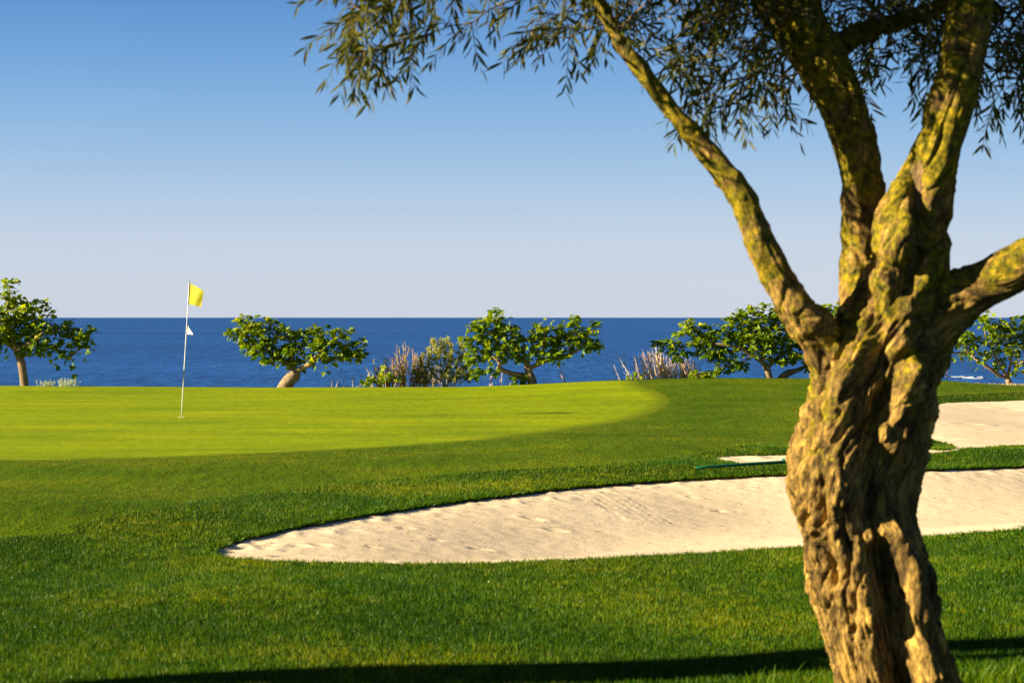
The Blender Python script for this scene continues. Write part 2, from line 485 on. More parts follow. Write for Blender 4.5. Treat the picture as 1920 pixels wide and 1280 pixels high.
def build_ground():
    pts = []
    ys = list(np.arange(-6, 6, 1.0)) + list(np.arange(6, 26, .28)) + list(np.arange(26, 48.2, .42))
    for k, y in enumerate(ys):
        st = .28 if 6 <= y < 26 else (.5 if y >= 26 else 1.0)
        hw = 9 + .1 * max(y, 0) + (5 if y > 26 else 0)
        xs = np.arange(-hw, hw, st) + (st / 2 if k % 2 else 0)
        for x in xs: pts.append((float(x), float(y)))
        for x in (-60, -45, -34, -26, -20, 20, 26, 34, 45, 60): pts.append((x, float(y)))
    kg = densify(g, .35, 0)
    cg = kg.mean(0)
    for sh in (.25, .55):
        nrm_ = np.roll(kg, -1, 0) - np.roll(kg, 1, 0); nrm_ = np.c_[-nrm_[:, 1], nrm_[:, 0]]; nrm_ /= np.linalg.norm(nrm_, axis=1)[:, None] + 1e-9
        for q_ in (kg + nrm_ * sh, kg - nrm_ * sh): pts += [tuple(z_) for z_ in q_]
    pts = np.array(pts)
    keep = np.ones(len(pts), bool)
    for pl, m_ in ((B1, .05), (B2, .06), (G, .08), (CC, .08)):
        keep &= poly_dist(pl, pts[:, 0], pts[:, 1]) > m_
    pts = pts[keep]
    allp = [tuple(p) for p in pts]; edges = []
    for pl in (B1, B2, G, CC):
        s = len(allp)
        allp += [tuple(p) for p in pl]
        edges += [(s + i, s + (i + 1) % len(pl)) for i in range(len(pl))]
    r = delaunay_2d_cdt([Vector(p) for p in allp], edges, [], 0, 1e-5)
    V = np.array([(v.x, v.y) for v in r[0]])
    T = np.array([f for f in r[2] if len(f) == 3])
    c = V[T].mean(1)
    in1 = inside(B1, c[:, 0], c[:, 1]); in2 = inside(B2, c[:, 0], c[:, 1])
    ing = inside(G, c[:, 0], c[:, 1]); inc = inside(CC, c[:, 0], c[:, 1])
    Z = Hs(V[:, 0], V[:, 1])
    V3 = np.c_[V, Z]
    edge = poly_dist(G, V[:, 0], V[:, 1])
    def sub(name, mask, mat):
        t = T[mask]
        # orient up
        a, b, cc = V[t[:, 0]], V[t[:, 1]], V[t[:, 2]]
        cr = (b[:, 0] - a[:, 0]) * (cc[:, 1] - a[:, 1]) - (b[:, 1] - a[:, 1]) * (cc[:, 0] - a[:, 0])
        t = t.copy(); t[cr < 0] = t[cr < 0][:, ::-1]
        u, inv = np.unique(t, return_inverse=True)
        o = mesh_np(name, V3[u], inv.reshape(t.shape), mat, attrs={'edge': edge[u]})
        return tag(o, kind="structure")
    bk = in1 | in2
    tag(sub("putting_green", ing & ~bk, M['green']), "smooth yellow-green putting surface around the flagstick", "putting green")
    tag(sub("fringe_lawn", inc & ~ing & ~bk, M['fringe']), "short mown apron of darker turf wrapping the putting green", "lawn")
    tag(sub("rough_lawn", ~inc & ~ing & ~bk, M['rough']), "longer dark green turf in front of and around the bunkers", "lawn")
build_ground()

def lip(name, poly, parent_z=.30):
    """vertical turf edge hanging down round a bunker"""
    n = len(poly)
    z = Hs(poly[:, 0], poly[:, 1])
    c = poly.mean(0)
    top = np.c_[poly, z - .001]
    bot = np.c_[poly, z - parent_z]
    V = np.r_[top, bot]
    i = np.arange(n); j = (i + 1) % n
    Fq = np.c_[i, j, j + n, i + n]
    o = mesh_np(name, V, Fq, M['soil'])
    tag(o, kind="structure")
    return o
lip("bunker_edge", B1); lip("bunker_edge", B2)

def sand_height(poly, V, deep, reach, lipd):
    d = poly_dist(poly, V[:, 0], V[:, 1])
    z = Hs(V[:, 0], V[:, 1]) - lipd - deep * sstep(d / reach)
    q = np.c_[V, np.zeros(len(V))]
    z = z + .005 * fbm(q * 1.3, 3) + .0028 * fbm(q * 8, 3) * np.clip(d / .2, 0, 1)
    # scuffed sand thrown up near the turf edge
    z = z + .022 * np.clip(fbm(q * 7 + 31, 2), 0, 1) * np.exp(-((d - .25) / .25) ** 2)
    return z, d
def build_sand(name, poly, step, deep, reach, lipd, label, prints, rakes, box=None):
    mn, mx = poly.min(0), poly.max(0)
    xs = np.arange(mn[0], mx[0], step)
    ys = np.arange(mn[1], mx[1], step)
    gx, gy = np.meshgrid(xs, ys)
    gx = gx + RNG.uniform(-.2, .2, gx.shape) * step; gy = gy + RNG.uniform(-.2, .2, gy.shape) * step
    p = np.c_[gx.ravel(), gy.ravel()]
    k = inside(poly, p[:, 0], p[:, 1])
    p = p[k]
    p = p[poly_dist(poly, p[:, 0], p[:, 1]) > step * .5]
    allp = [tuple(q) for q in p]; s = len(allp)
    allp += [tuple(q) for q in poly]
    ed = [(s + i, s + (i + 1) % len(poly)) for i in range(len(poly))]
    r = delaunay_2d_cdt([Vector(q) for q in allp], ed, [], 0, 1e-5)
    V = np.array([(v.x, v.y) for v in r[0]]); T = np.array([f for f in r[2] if len(f) == 3])
    c = V[T].mean(1); T = T[inside(poly, c[:, 0], c[:, 1])]
    a, b, cc = V[T[:, 0]], V[T[:, 1]], V[T[:, 2]]
    cr = (b[:, 0] - a[:, 0]) * (cc[:, 1] - a[:, 1]) - (b[:, 1] - a[:, 1]) * (cc[:, 0] - a[:, 0])
    T[cr < 0] = T[cr < 0][:, ::-1]
    z, d = sand_height(poly, V, deep, reach, lipd)
    for (fx, fy, fr, fa) in prints:       # foot prints: a dent with a raised rim
        ca, sa = math.cos(fa), math.sin(fa)
        dx = (V[:, 0] - fx) * ca + (V[:, 1] - fy) * sa; dy = -(V[:, 0] - fx) * sa + (V[:, 1] - fy) * ca
        rr = np.sqrt((dx / 1.7) ** 2 + dy ** 2) / fr
        z = z - .018 * np.exp(-rr ** 2 * 1.6) + .008 * np.exp(-((rr - 1.45) / .45) ** 2)
    for (rx, ry, hw, hl, ang, pitch, amp_r) in rakes:   # raked furrows
        ca, sa = math.cos(ang), math.sin(ang)
        u = (V[:, 0] - rx) * ca + (V[:, 1] - ry) * sa; v = -(V[:, 0] - rx) * sa + (V[:, 1] - ry) * ca
        w = sstep((hw - np.abs(u)) / .12) * sstep((hl - np.abs(v)) / .15)
        z = z + w * amp_r * .8 * np.sin(u * 2 * math.pi / pitch + .6 * noise3(np.c_[V, V[:, 0]] * 1.5))
    o = mesh_np(name, np.c_[V, z], T, M['sand'])
    return tag(o, label, "bunker", kind="structure")
prints = []
for (X, Y) in [(560, 1010), (600, 1006), (640, 1022), (655, 1026), (700, 1002), (820, 985), (760, 975), (500, 1018), (470, 1012), (900, 990), (1000, 950), (1040, 960), (1300, 915), (1350, 925), (1400, 905), (530, 1030), (450, 1020)]:
    x, y = unproj(X, Y); prints.append((x, y, random.uniform(.035, .06), random.uniform(-.6, .9)))
rx, ry = unproj(1165, 928)
build_sand("bunker_sand", B1, .042, .20, 2.2, .03, "large pale sand bunker sweeping across in front of the green", prints,
           [(rx, ry, .34, .85, .25, .09, .0075), (rx + .7, ry - .3, .2, .8, .5, .10, .003)])
prints2 = []
for (X, Y) in [(1800, 762), (1830, 760), (1870, 765), (1900, 762), (1815, 790), (1850, 800), (1880, 790), (1390, 857), (1420, 860), (1450, 857)]:
    x, y = unproj(X, Y); prints2.append((x, y, random.uniform(.08, .14), random.uniform(-.6, .9)))
rx2, ry2 = unproj(1840, 812)
build_sand("bunker_sand", B2, .08, .10, 2.8, .012, "smaller greyer sand bunker beyond the turf bank behind the olive trunk", prints2,
           [(rx2, ry2, 1.6, 1.5, 1.2, .35, .005)])

# land beyond the crest, as far as the shore
def slope_grid():
    ys = np.r_[np.arange(48.1, 80, 1.2), np.arange(80, 640, 12.0)]
    xs = np.r_[-400, -250, -150, -100, -70, np.arange(-60, 60.1, 1.5), 70, 100, 150, 250, 400]
    gx, gy = np.meshgrid(xs, ys)
    z = Hs(gx.ravel(), gy.ravel())
    near = np.clip((gy.ravel() - 48.2) / 4, 0, 1)
    z = z + near * .10 * fbm(np.c_[gx.ravel(), gy.ravel(), np.zeros(gx.size)] * .35, 3) - .004
    nx, ny = len(xs), len(ys)
    i = np.arange(nx - 1)[None, :] + nx * np.arange(ny - 1)[:, None]
    i = i.ravel()
    o = mesh_np("coastal_slope", np.c_[gx.ravel(), gy.ravel(), z], np.c_[i, i + 1, i + 1 + nx, i + nx], M['scrub'])
    tag(o, "dry scrubby slope falling from the crest to the shore", "slope", kind="structure")
    # wide surround behind and beside the course
    V = [(-400, -200, -.6), (400, -200, -.6), (400, 48.1, -.6), (-400, 48.1, -.6)]
    # ring: leave it well under the turf
    o2 = mesh_np("ground", np.array(V), np.array([[0, 1, 2, 3]]), M['rough'])
    tag(o2, "ground stretching away under the golf course", "ground", kind="structure")
slope_grid()
SEA_Z = -18.5
def sea():
    ys = np.r_[60, 200, 400, 700, 1100, 2000, 4000, 9000, 20000, 60000, 200000]
    xs = np.r_[-150000, -40000, -9000, -2500, -800, 0, 800, 2500, 9000, 40000, 150000]
    gx, gy = np.meshgrid(xs, ys)
    nx, ny = len(xs), len(ys)
    i = (np.arange(nx - 1)[None, :] + nx * np.arange(ny - 1)[:, None]).ravel()
    o = mesh_np("sea", np.c_[gx.ravel(), gy.ravel(), np.full(gx.size, SEA_Z)], np.c_[i, i + 1, i + 1 + nx, i + nx], M['sea'])
    tag(o, "deep blue sea running out to a sharp horizon", "sea", kind="structure")
sea()
def foam():
    V = []; T = []
    for (X0, X1, Y, th) in [(1806, 1815, 708.3, .4), (1817, 1827, 707.6, .3), (1835, 1842, 707.8, .4), (1800, 1806, 706.8, .5), (1790, 1850, 709.8, .2), (1770, 1800, 707.0, .15), (1650, 1750, 706, .2)]:
        d = (CAM_Z - SEA_Z) * F / (Y - HOR)
        n_ = 26
        for k in range(n_):
            t = k / (n_ - 1)
            x = ((X0 + (X1 - X0) * t) - 960) / F * d
            w = th * 2.2 * (math.sin(math.pi * t) ** .5) * (.4 + .6 * random.random())
            yy = d + 2.5 * math.sin(t * 7 + X0)
            V += [(x, yy - w, SEA_Z + .05), (x, yy, SEA_Z + .25 + .3 * th), (x, yy + w, SEA_Z + .05)]
            if k:
                b = len(V) - 6
                T += [(b, b + 3, b + 4, b + 1), (b + 1, b + 4, b + 5, b + 2)]
    o = mesh_np("wave_foam", np.array(V), np.array(T), M['foam'])
    tag(o, "thin white lines of breaking waves near the shore", "waves", kind="stuff")
foam()

# ------------------------------------------------------------ grass blades
def blades(name, n, d0, d1, xk, length, width, mat, region, label, power=1.0, tuft=1.0, seglean=.35):
    # even in screen space-ish: density falls with distance
    u = RNG.random(n)
    e = 1 - power
    y = (d0 ** (2 - power) + u * (d1 ** (2 - power) - d0 ** (2 - power))) ** (1 / (2 - power))
    x = RNG.uniform(-1, 1, n) * (xk * y + .5)
    k = region(x, y)
    x, y = x[k], y[k]; n = len(x)
    z = Hs(x, y)
    q = np.c_[x, y, np.zeros(n)]
    patch = fbm(q * .55, 3)
    clump = fbm(q * 6, 2)
    L = length * RNG.uniform(.55, 1.25, n) * (1 + .35 * clump)
    W = width * RNG.uniform(.7, 1.3, n) * (1 + .25 * np.clip((y - d0) / d0, 0, 3))
    a = RNG.uniform(0, 2 * math.pi, n)
    lean = RNG.uniform(0, seglean, n) * 1.6
    la = RNG.uniform(0, 2 * math.pi, n)
    wx, wy = np.cos(a) * W / 2, np.sin(a) * W / 2
    tx = x + np.cos(la) * L * lean; ty = y + np.sin(la) * L * lean
    tz = z + L * np.sqrt(np.clip(1 - (lean * .8) ** 2, .1, 1))
    V = np.empty((n, 3, 3), np.float32)
    V[:, 0] = np.c_[x - wx, y - wy, z - .003]
    V[:, 1] = np.c_[x + wx, y + wy, z - .003]
    V[:, 2] = np.c_[tx, ty, tz]
    T = np.arange(n * 3).reshape(n, 3)
    tint = np.clip(.40 + .45 * patch + .32 * clump + RNG.normal(0, .26, n), 0, 1)
    o = mesh_np(name, V.reshape(-1, 3), T, mat, attrs={"tint": np.repeat(tint, 3)}, smooth=False)
    return tag(o, label, "grass", kind="stuff")
def reg_rough(x, y):
    return ~inside(B1, x, y) & ~inside(B2, x, y) & ~inside(CC, x, y)
def reg_fringe(x, y):
    return ~inside(B1, x, y) & ~inside(B2, x, y) & inside(CC, x, y) & ~inside(G, x, y)
blades("rough_grass", 1450000, 6.3, 26, .40, .024, .0030, M['blade'], reg_rough, "longer blades of dark green grass in front of the bunker", power=1.35)
blades("rough_grass", 330000, 26, 47, .36, .026, .0065, M['fringe_blade'], lambda x, y: reg_rough(x, y) & (x > 2), "grass on the bank between the bunkers and the crest", power=1.2)
blades("fringe_grass", 640000, 13, 45, .36, .012, .0042, M['fringe_blade'], reg_fringe, "short blades of the mown apron round the green", power=1.35)

def edge_blades(poly, n, L0, name, label):
    i = RNG.integers(0, len(poly), n); t = RNG.random(n)
    p = poly[i] * (1 - t[:, None]) + np.roll(poly, -1, 0)[i] * t[:, None]
    k = (p[:, 0] < 13)
    p = p[k]; n = len(p)
    z = Hs(p[:, 0], p[:, 1])
    cn = np.array([p[:, 0].mean(), p[:, 1].mean()])
    dirv = RNG.normal(0, 1, (n, 2)); dirv /= np.linalg.norm(dirv, axis=1)[:, None]
    p = p + dirv * RNG.uniform(0, .04, n)[:, None]
    L = L0 * RNG.uniform(.4, 1.4, n)
    W = .006 * RNG.uniform(.6, 1.3, n) * np.clip(p[:, 1] / 14, 1, 2)
    a = RNG.uniform(0, 6.28, n)
    V = np.empty((n, 3, 3), np.float32)
    V[:, 0] = np.c_[p[:, 0] - np.cos(a) * W, p[:, 1] - np.sin(a) * W, z - .012]
    V[:, 1] = np.c_[p[:, 0] + np.cos(a) * W, p[:, 1] + np.sin(a) * W, z - .012]
    V[:, 2] = np.c_[p + dirv * L[:, None] * .8, z + L * RNG.uniform(-.5, .6, n)]
    tint = np.clip(RNG.normal(.4, .25, n), 0, 1)
    o = mesh_np(name, V.reshape(-1, 3), np.arange(n * 3).reshape(n, 3), M['blade'], attrs={"tint": np.repeat(tint, 3)}, smooth=False)
    tag(o, label, "grass", kind="stuff")
edge_blades(B1, 42000, .045, "edge_grass", "ragged fringe of grass over the edge of the large bunker")
edge_blades(B2, 26000, .045, "edge_grass", "ragged fringe of grass over the edge of the far bunker")

# leaf / blade templates ----------------------------------------------------
def frames(D, N):
    D = D / np.linalg.norm(D, axis=1)[:, None]
    S = np.cross(D, N); S /= (np.linalg.norm(S, axis=1)[:, None] + 1e-9)
    N = np.cross(S, D)
    return S, D, N
def scatter(temp, tris, pos, D, N, scale):
    S, D, N = frames(D, N)
    k = len(temp)
    V = pos[:, None, :] + scale[:, None, None] * (temp[None, :, 0, None] * S[:, None, :] + temp[None, :, 1, None] * D[:, None, :] + temp[None, :, 2, None] * N[:, None, :])
    T = (np.arange(len(pos)) * k)[:, None, None] + tris[None]
    return V.reshape(-1, 3), T.reshape(-1, tris.shape[1])
# fig leaf: broad, three to five blunt lobes, folded at the midrib, drooping tip (unit length)
FIG = np.array([(0, -.28, .02), (0, 0, 0), (0, .5, .03), (0, 1.0, -.20),
                (-.36, .08, .10), (-.50, .40, .10), (-.26, .50, .09), (-.24, .78, .00),
                (.36, .08, .10), (.50, .40, .10), (.26, .50, .09), (.24, .78, .00), (.02, -.28, .02), (.012, 0, 0)])
FIG_T = np.array([(1, 2, 4), (4, 2, 6), (4, 6, 5), (6, 2, 7), (7, 2, 3), (8, 2, 1), (10, 2, 8), (9, 10, 8), (11, 2, 10), (3, 2, 11), (0, 12, 13)])
# olive leaf: slim, slightly curved
OLV = np.array([(0, 0, 0), (-.075, .30, .015), (.075, .30, .015), (-.085, .62, 0), (.085, .62, 0), (0, 1.0, -.08), (0, .45, -.015)])
OLV_T = np.array([(0, 6, 1), (0, 2, 6), (1, 6, 3), (6, 2, 4), (3, 6, 5), (6, 4, 5)])

# ------------------------------------------------------------ branching
class Skel:
    def __init__(s):
        s.p = []; s.par = []; s.r = []; s.grow = []; s.fixed = []
    def add(s, p, par, r=None, grow=True):
        s.p.append(np.array(p, float)); s.par.append(par); s.r.append(r or 0); s.fixed.append(r is not None); s.grow.append(grow)
        return len(s.p) - 1
    def limb(s, pts, par=-1, grow_from=0, sub=5):
        """pts: list of (x,y,z,r); smooth curve through them"""
        idx = []
        pts = [np.array(q, float) for q in pts]
        n = len(pts)
        for i in range(n - 1):
            p0, p1, p2, p3 = [pts[min(max(i + k, 0), n - 1)] for k in (-1, 0, 1, 2)]
            for j in range(sub):
                t = j / sub
                q = .5 * ((2 * p1) + (-p0 + p2) * t + (2 * p0 - 5 * p1 + 4 * p2 - p3) * t * t + (-p0 + 3 * p1 - 3 * p2 + p3) * t ** 3)
                if i == 0 and j == 0 and par >= 0: continue
                par = s.add(q[:3], par, max(q[3], .002), grow=(i >= grow_from)); idx.append(par)
        par = s.add(pts[-1][:3], par, pts[-1][3], True); idx.append(par)
        return idx
    def nearest(s, p):
        a = np.array(s.p); return int(((a - np.array(p)) ** 2).sum(1).argmin())
    def colonize(s, att, step, infl, kill, iters, up=0.0, wob=.15):
        att = np.array(att)
        for it in range(iters):
            ids = [i for i, g_ in enumerate(s.grow) if g_]
            kd = kdtree.KDTree(len(ids))
            for i in ids: kd.insert(s.p[i], i)
            kd.balance()
            pull = {}; alive = []
            for a in att:
                co, i, d = kd.find(a)
                if d < kill: continue
                alive.append(a)
                if d < infl:
                    v = (a - s.p[i]) / (d + 1e-9)
                    pull[i] = pull.get(i, 0) + v
            att = np.array(alive)
            if not len(att) or not pull: break
            for i, v in pull.items():
                v = v / (np.linalg.norm(v) + 1e-9) + RNG.normal(0, wob, 3) + np.array([0, 0, up])
                v /= np.linalg.norm(v) + 1e-9
                q = s.p[i] + v * step
                co, j, d = kd.find(q)
                if d < step * .3: continue
                s.add(q, i, None, True)
    def finish(s, tip=.004, ex=2.2):
        n = len(s.p)
        ch = [[] for _ in range(n)]
        for i, pa in enumerate(s.par):
            if pa >= 0: ch[pa].append(i)
        s.ch = ch
        for i in range(n - 1, -1, -1):
            if s.fixed[i]: continue
            k = [s.r[c] for c in ch[i] if not s.fixed[c]]
            s.r[i] = tip if not k else sum(x ** ex for x in k) ** (1 / ex) * (1.0 if len(k) > 1 else 1.02)
        for i in range(n):
            if not s.fixed[i] and s.par[i] >= 0: s.r[i] = min(s.r[i], s.r[s.par[i]] * .92)
        return s
    def mesh(s, rough=.0, minr=0, sides=None, only=None):
        V = []; Fq = []
        P_ = np.array(s.p)
        started = set()
        def sweep(chain):
            if len(chain) < 2: return
            pts = P_[chain]; rr = np.array([s.r[i] for i in chain])
            if s.par[chain[1]] == chain[0] and len(chain) > 1: pass
            ns = sides or (5 if rr.max() < .012 else (7 if rr.max() < .03 else 12))
            tan = np.gradient(pts, axis=0); tan /= np.linalg.norm(tan, axis=1)[:, None] + 1e-9
            ref = np.array([0, 0, 1.]) if abs(tan[0][2]) < .9 else np.array([1., 0, 0])
            nrm = np.cross(tan[0], ref); nrm /= np.linalg.norm(nrm)
            base = len(V)
            for k in range(len(chain)):
                nrm = nrm - tan[k] * nrm.dot(tan[k]); nrm /= np.linalg.norm(nrm) + 1e-9
                bn = np.cross(tan[k], nrm)
                for j in range(ns):
                    a = 2 * math.pi * j / ns
                    V.append(pts[k] + rr[k] * (math.cos(a) * nrm + math.sin(a) * bn))
            for k in range(len(chain) - 1):
                for j in range(ns):
                    a = base + k * ns + j; b = base + k * ns + (j + 1) % ns
                    Fq.append((a, b, b + ns, a + ns))
            V.append(pts[-1] + tan[-1] * rr[-1]); t = len(V) - 1
            e = base + (len(chain) - 1) * ns
            for j in range(ns): Fq.append((e + j, e + (j + 1) % ns, t, t))
            V.append(pts[0] - tan[0] * rr[0] * .3); t = len(V) - 1
            for j in range(ns): Fq.append((base + (j + 1) % ns, base + j, t, t))
        roots = [i for i, pa in enumerate(s.par) if pa < 0]
        stack = [[r_] for r_ in roots]
        while stack:
            c = stack.pop()
            while True:
                k = [q for q in s.ch[c[-1]] if (only is None or only(q))]
                if not k: break
                k.sort(key=lambda q: -s.r[q])
                for q in k[1:]: stack.append([c[-1], q])
                c.append(k[0])
            if len(c) > 1:
                if s.par[c[1]] == c[0] and c[0] not in roots:
                    r0 = s.r[c[0]]; s.r[c[0]] = min(r0, s.r[c[1]] * 1.15)
                    sweep(c); s.r[c[0]] = r0
                else: sweep(c)
        V = np.array(V)
        quads = np.array([f for f in Fq if f[2] != f[3]]); tris = np.array([f[:3] for f in Fq if f[2] == f[3]])
        if rough:
            V = V + rough * np.c_[noise3(V * 9), noise3(V * 9 + 40), noise3(V * 9 + 80)]
        return V, [quads, tris]

def ell_points(n, c, r):
    p = RNG.normal(size=(n, 3)); p /= np.linalg.norm(p, axis=1)[:, None]
    p *= RNG.random((n, 1)) ** (1 / 2.4)
    return np.array(c) + p * np.array(r)

# ------------------------------------------------------------ fig trees
def fig_tree(d, limbs, blobs, label, mat, leafsize=.135, dens=1.0, tips=.004):
    px = d / F
    def w(X, Y, W, dd=0): return (*P(X, Y, d + dd), W * px / 2)
    sk = Skel()
    first = limbs[0]
    b0 = w(*first[0][:3])
    gz = float(Hs(b0[0], d))
    pts = [(b0[0], d, gz - .12, b0[3] * 1.25)] + [w(*q) for q in first]
    sk.limb(pts, -1, grow_from=len(pts) - 2, sub=3)
    nlimb = len(sk.p)
    for lb in limbs[1:]:
        q = [w(*k) for k in lb]
        if lb[0][1] > 705 and len(lb[0]) > 3 and lb[0][3] != 0 :     # a second stem from the ground
            q = [(q[0][0], q[0][1], gz - .12, q[0][3] * 1.2)] + q
            sk.limb(q, -1, grow_from=len(q) - 2, sub=3)
        else:
            near = sk.nearest(q[0][:3])
            sk.limb([(*sk.p[near], q[0][3])] + q[1:] if len(q) > 1 else q, near, grow_from=1, sub=3)
    att = []
    for (X, Y, rx, ry, *wt) in blobs:
        wt = wt[0] if wt else 1
        n_ = int(dens * wt * rx * ry * px * px * 3.14 * 85) + 6
        dd = max(.28, min(.75, rx * px * .8))
        att.append(ell_points(n_, P(X, Y, d), (rx * 1.1 * px, dd, ry * 1.14 * px)))
    att = np.concatenate(att)
    sk.colonize(att, .07, 1.1, .105, 70, up=.05, wob=.28)
    sk.finish(tip=tips, ex=3.0)
    x0, y0 = b0[0], d
    rt = root("fig_tree", (x0, y0, gz), label, "tree", "fig trees along the crest")
    V, Fc = sk.mesh(rough=.018, )
    mesh_np("trunk", V, Fc, mat, rt)
    # leaves at and near the twig ends
    pos = []; dr = []
    cen = att.mean(0)
    for i in range(len(sk.p)):
        if sk.fixed[i] or sk.r[i] > .016: continue
        t = sk.p[i] - sk.p[sk.par[i]]
        k = 6 if not sk.ch[i] else random.choice((3, 4))
        for _ in range(k):
            a = random.uniform(0, 6.283)
            v = np.array([math.cos(a), math.sin(a), random.uniform(-.6, .35)])
            v = v + .5 * t / (np.linalg.norm(t) + 1e-9)
            pos.append(sk.p[i] + RNG.normal(0, .02, 3)); dr.append(v)
    for i in range(nlimb, len(sk.p)):
        if not sk.fixed[i] or sk.p[i][2] < gz + .55: continue
        for _ in range(6):
            o_ = RNG.normal(0, .13, 3); pos.append(sk.p[i] + o_ + [0, 0, .05]); dr.append(o_ + [0, 0, -.02])
    pos = np.array(pos); dr = np.array(dr)
    dr /= np.linalg.norm(dr, axis=1)[:, None]
    sc = leafsize * RNG.uniform(.55, 1.25, len(pos))
    pos = pos + dr * sc[:, None] * .3
    N = np.tile([0, 0, 1.0], (len(pos), 1)) + RNG.normal(0, .45, (len(pos), 3)) + np.array([-.25, -.35, 0])
    V, T = scatter(FIG, FIG_T, pos, dr, N, sc)
    # random leaf tint, slightly yellower and paler towards the crown top
    tint = np.clip(RNG.beta(2.0, 2.2, len(pos)) + .10 * (pos[:, 2] - cen[2]), 0, 1)
    cr = mesh_np("crown", V, T, M['fig_leaf'], rt, attrs={"tint": np.repeat(tint, len(FIG))}, smooth=False)
    return rt

fig_tree(46.0, [[(46, 722, 16), (43, 700, 15), (41, 685, 15), (38, 672, 15), (31, 657, 14)],
                [(31, 657, 9), (10, 640, 8, .2), (-20, 628, 7, .3), (-50, 620, 5, .2)], [(31, 657, 9), (60, 640, 8, -.2), (80, 625, 6, -.3)],
                [(31, 657, 8), (20, 620, 7, -.1), (14, 580, 5, -.1), (18, 550, 3.5, 0)],
                [(60, 640, 6), (95, 650, 5, 0), (118, 668, 4, 0), (130, 670, 4, 0), (145, 655, 3.5, 0)]],
         [(30, 600, 50, 34), (68, 600, 34, 38, 1.3), (75, 645, 38, 22), (20, 628, 45, 22), (150, 630, 24, 26, .9), (115, 615, 22, 16, .7), (20, 540, 14, 18, .6), (8, 560, 20, 16, .7), (-40, 615, 60, 45), (172, 622, 12, 10, .6), (120, 665, 12, 8, .4)],
         "tall fig tree cut by the left edge with a straight slim trunk", M['fig_bark'])
fig_tree(46.3, [[(530, 732, 26), (541, 714, 25), (552, 704, 22), (553, 695, 17)],
                [(553, 695, 12), (575, 686, 11, -.1), (588, 675, 10, -.2), (597, 667, 9, -.2), (606, 655, 7, -.1)],
                [(553, 695, 12), (540, 682, 10, .1), (520, 668, 8, .2), (495, 655, 6, .1), (470, 640, 5, 0)],
                [(553, 695, 10), (548, 670, 8, .1), (545, 645, 6, .1)],
                [(597, 667, 6), (625, 672, 5, 0), (655, 672, 4, 0)]],
         [(462, 612, 30, 22), (445, 634, 18, 16, .8), (492, 625, 26, 26), (468, 652, 24, 12, .8), (535, 625, 26, 18), (525, 660, 40, 18), (570, 640, 30, 26), (600, 635, 34, 24), (635, 640, 28, 26), (660, 655, 26, 20), (672, 668, 16, 12, .8), (610, 672, 26, 8, .7), (545, 682, 18, 10, .7), (505, 675, 14, 10, .6)],
         "wide low fig tree with a swollen leaning trunk behind the flat green", M['fig_bark_b'])
fig_tree(46.0, [[(998, 724, 20), (997, 712, 17), (992, 700, 16), (990, 690, 14), (987, 678, 11)],
                [(990, 706, 11), (972, 702, 10, -.1), (950, 697, 9, -.2), (938, 690, 8, -.2), (935, 676, 7, -.2), (920, 668, 5, -.1)],
                [(990, 694, 9), (1006, 684, 8, 0), (1030, 674, 7, .1), (1058, 668, 6, .1), (1085, 655, 5, 0), (1098, 640, 4, 0)],
                [(987, 678, 8), (970, 665, 6, .1), (945, 655, 5, 0), (928, 625, 4, 0), (932, 600, 3, 0)],
                [(1006, 684, 6), (1020, 650, 5, 0), (1025, 625, 4, 0)]],
         [(893, 612, 18, 20), (880, 635, 14, 16, .7), (910, 640, 24, 30), (930, 592, 16, 18), (938, 625, 20, 24), (958, 660, 36, 16), (893, 665, 18, 24, .8), (965, 632, 18, 20), (985, 650, 20, 18), (1012, 618, 14, 12, .8), (1025, 645, 24, 22), (1060, 630, 22, 20), (1072, 605, 9, 14, .7), (1112, 610, 13, 16, .8), (1095, 635, 26, 20), (1110, 650, 14, 10, .7), (898, 700, 10, 12, .5), (970, 716, 18, 5, .5), (1040, 670, 30, 8, .6)],
         "sprawling fig tree with a forked crown beside the silvery bush", M['fig_bark'], leafsize=.145)
fig_tree(46.2, [[(1444, 714, 14), (1440, 700, 13), (1438, 690, 12), (1430, 678, 11)],
                [(1462, 712, 13, .25), (1472, 703, 13, .25), (1484, 697, 11, .25), (1500, 692, 8, .2), (1520, 680, 6, .1)],
                [(1430, 678, 9), (1410, 665, 8, -.1), (1380, 650, 7, -.2), (1340, 645, 5, -.2)],
                [(1430, 678, 9), (1430, 650, 8, 0), (1420, 620, 6, 0)], [(1438, 690, 8), (1465, 665, 7, .1), (1500, 640, 6, .1), (1540, 620, 5, .1)],
                [(1410, 665, 5), (1390, 680, 4, 0), (1350, 690, 3, 0)]],
         [(1296, 608, 16, 12, .7), (1254, 645, 18, 16, .8), (1270, 668, 16, 12, .6), (1320, 630, 26, 24), (1345, 655, 34, 24), (1370, 615, 24, 24), (1400, 600, 30, 22), (1440, 592, 34, 20), (1420, 640, 44, 28), (1480, 620, 40, 36), (1530, 602, 34, 30), (1568, 598, 26, 32), (1550, 645, 40, 28), (1470, 665, 40, 16, .8), (1375, 685, 30, 12, .7), (1520, 685, 24, 12, .6), (1310, 705, 18, 6, .6), (1350, 700, 18, 8, .5), (1577, 582, 12, 8, .5)],
         "biggest rounded fig tree, partly hidden behind the olive trunk", M['fig_bark'], dens=1.6)
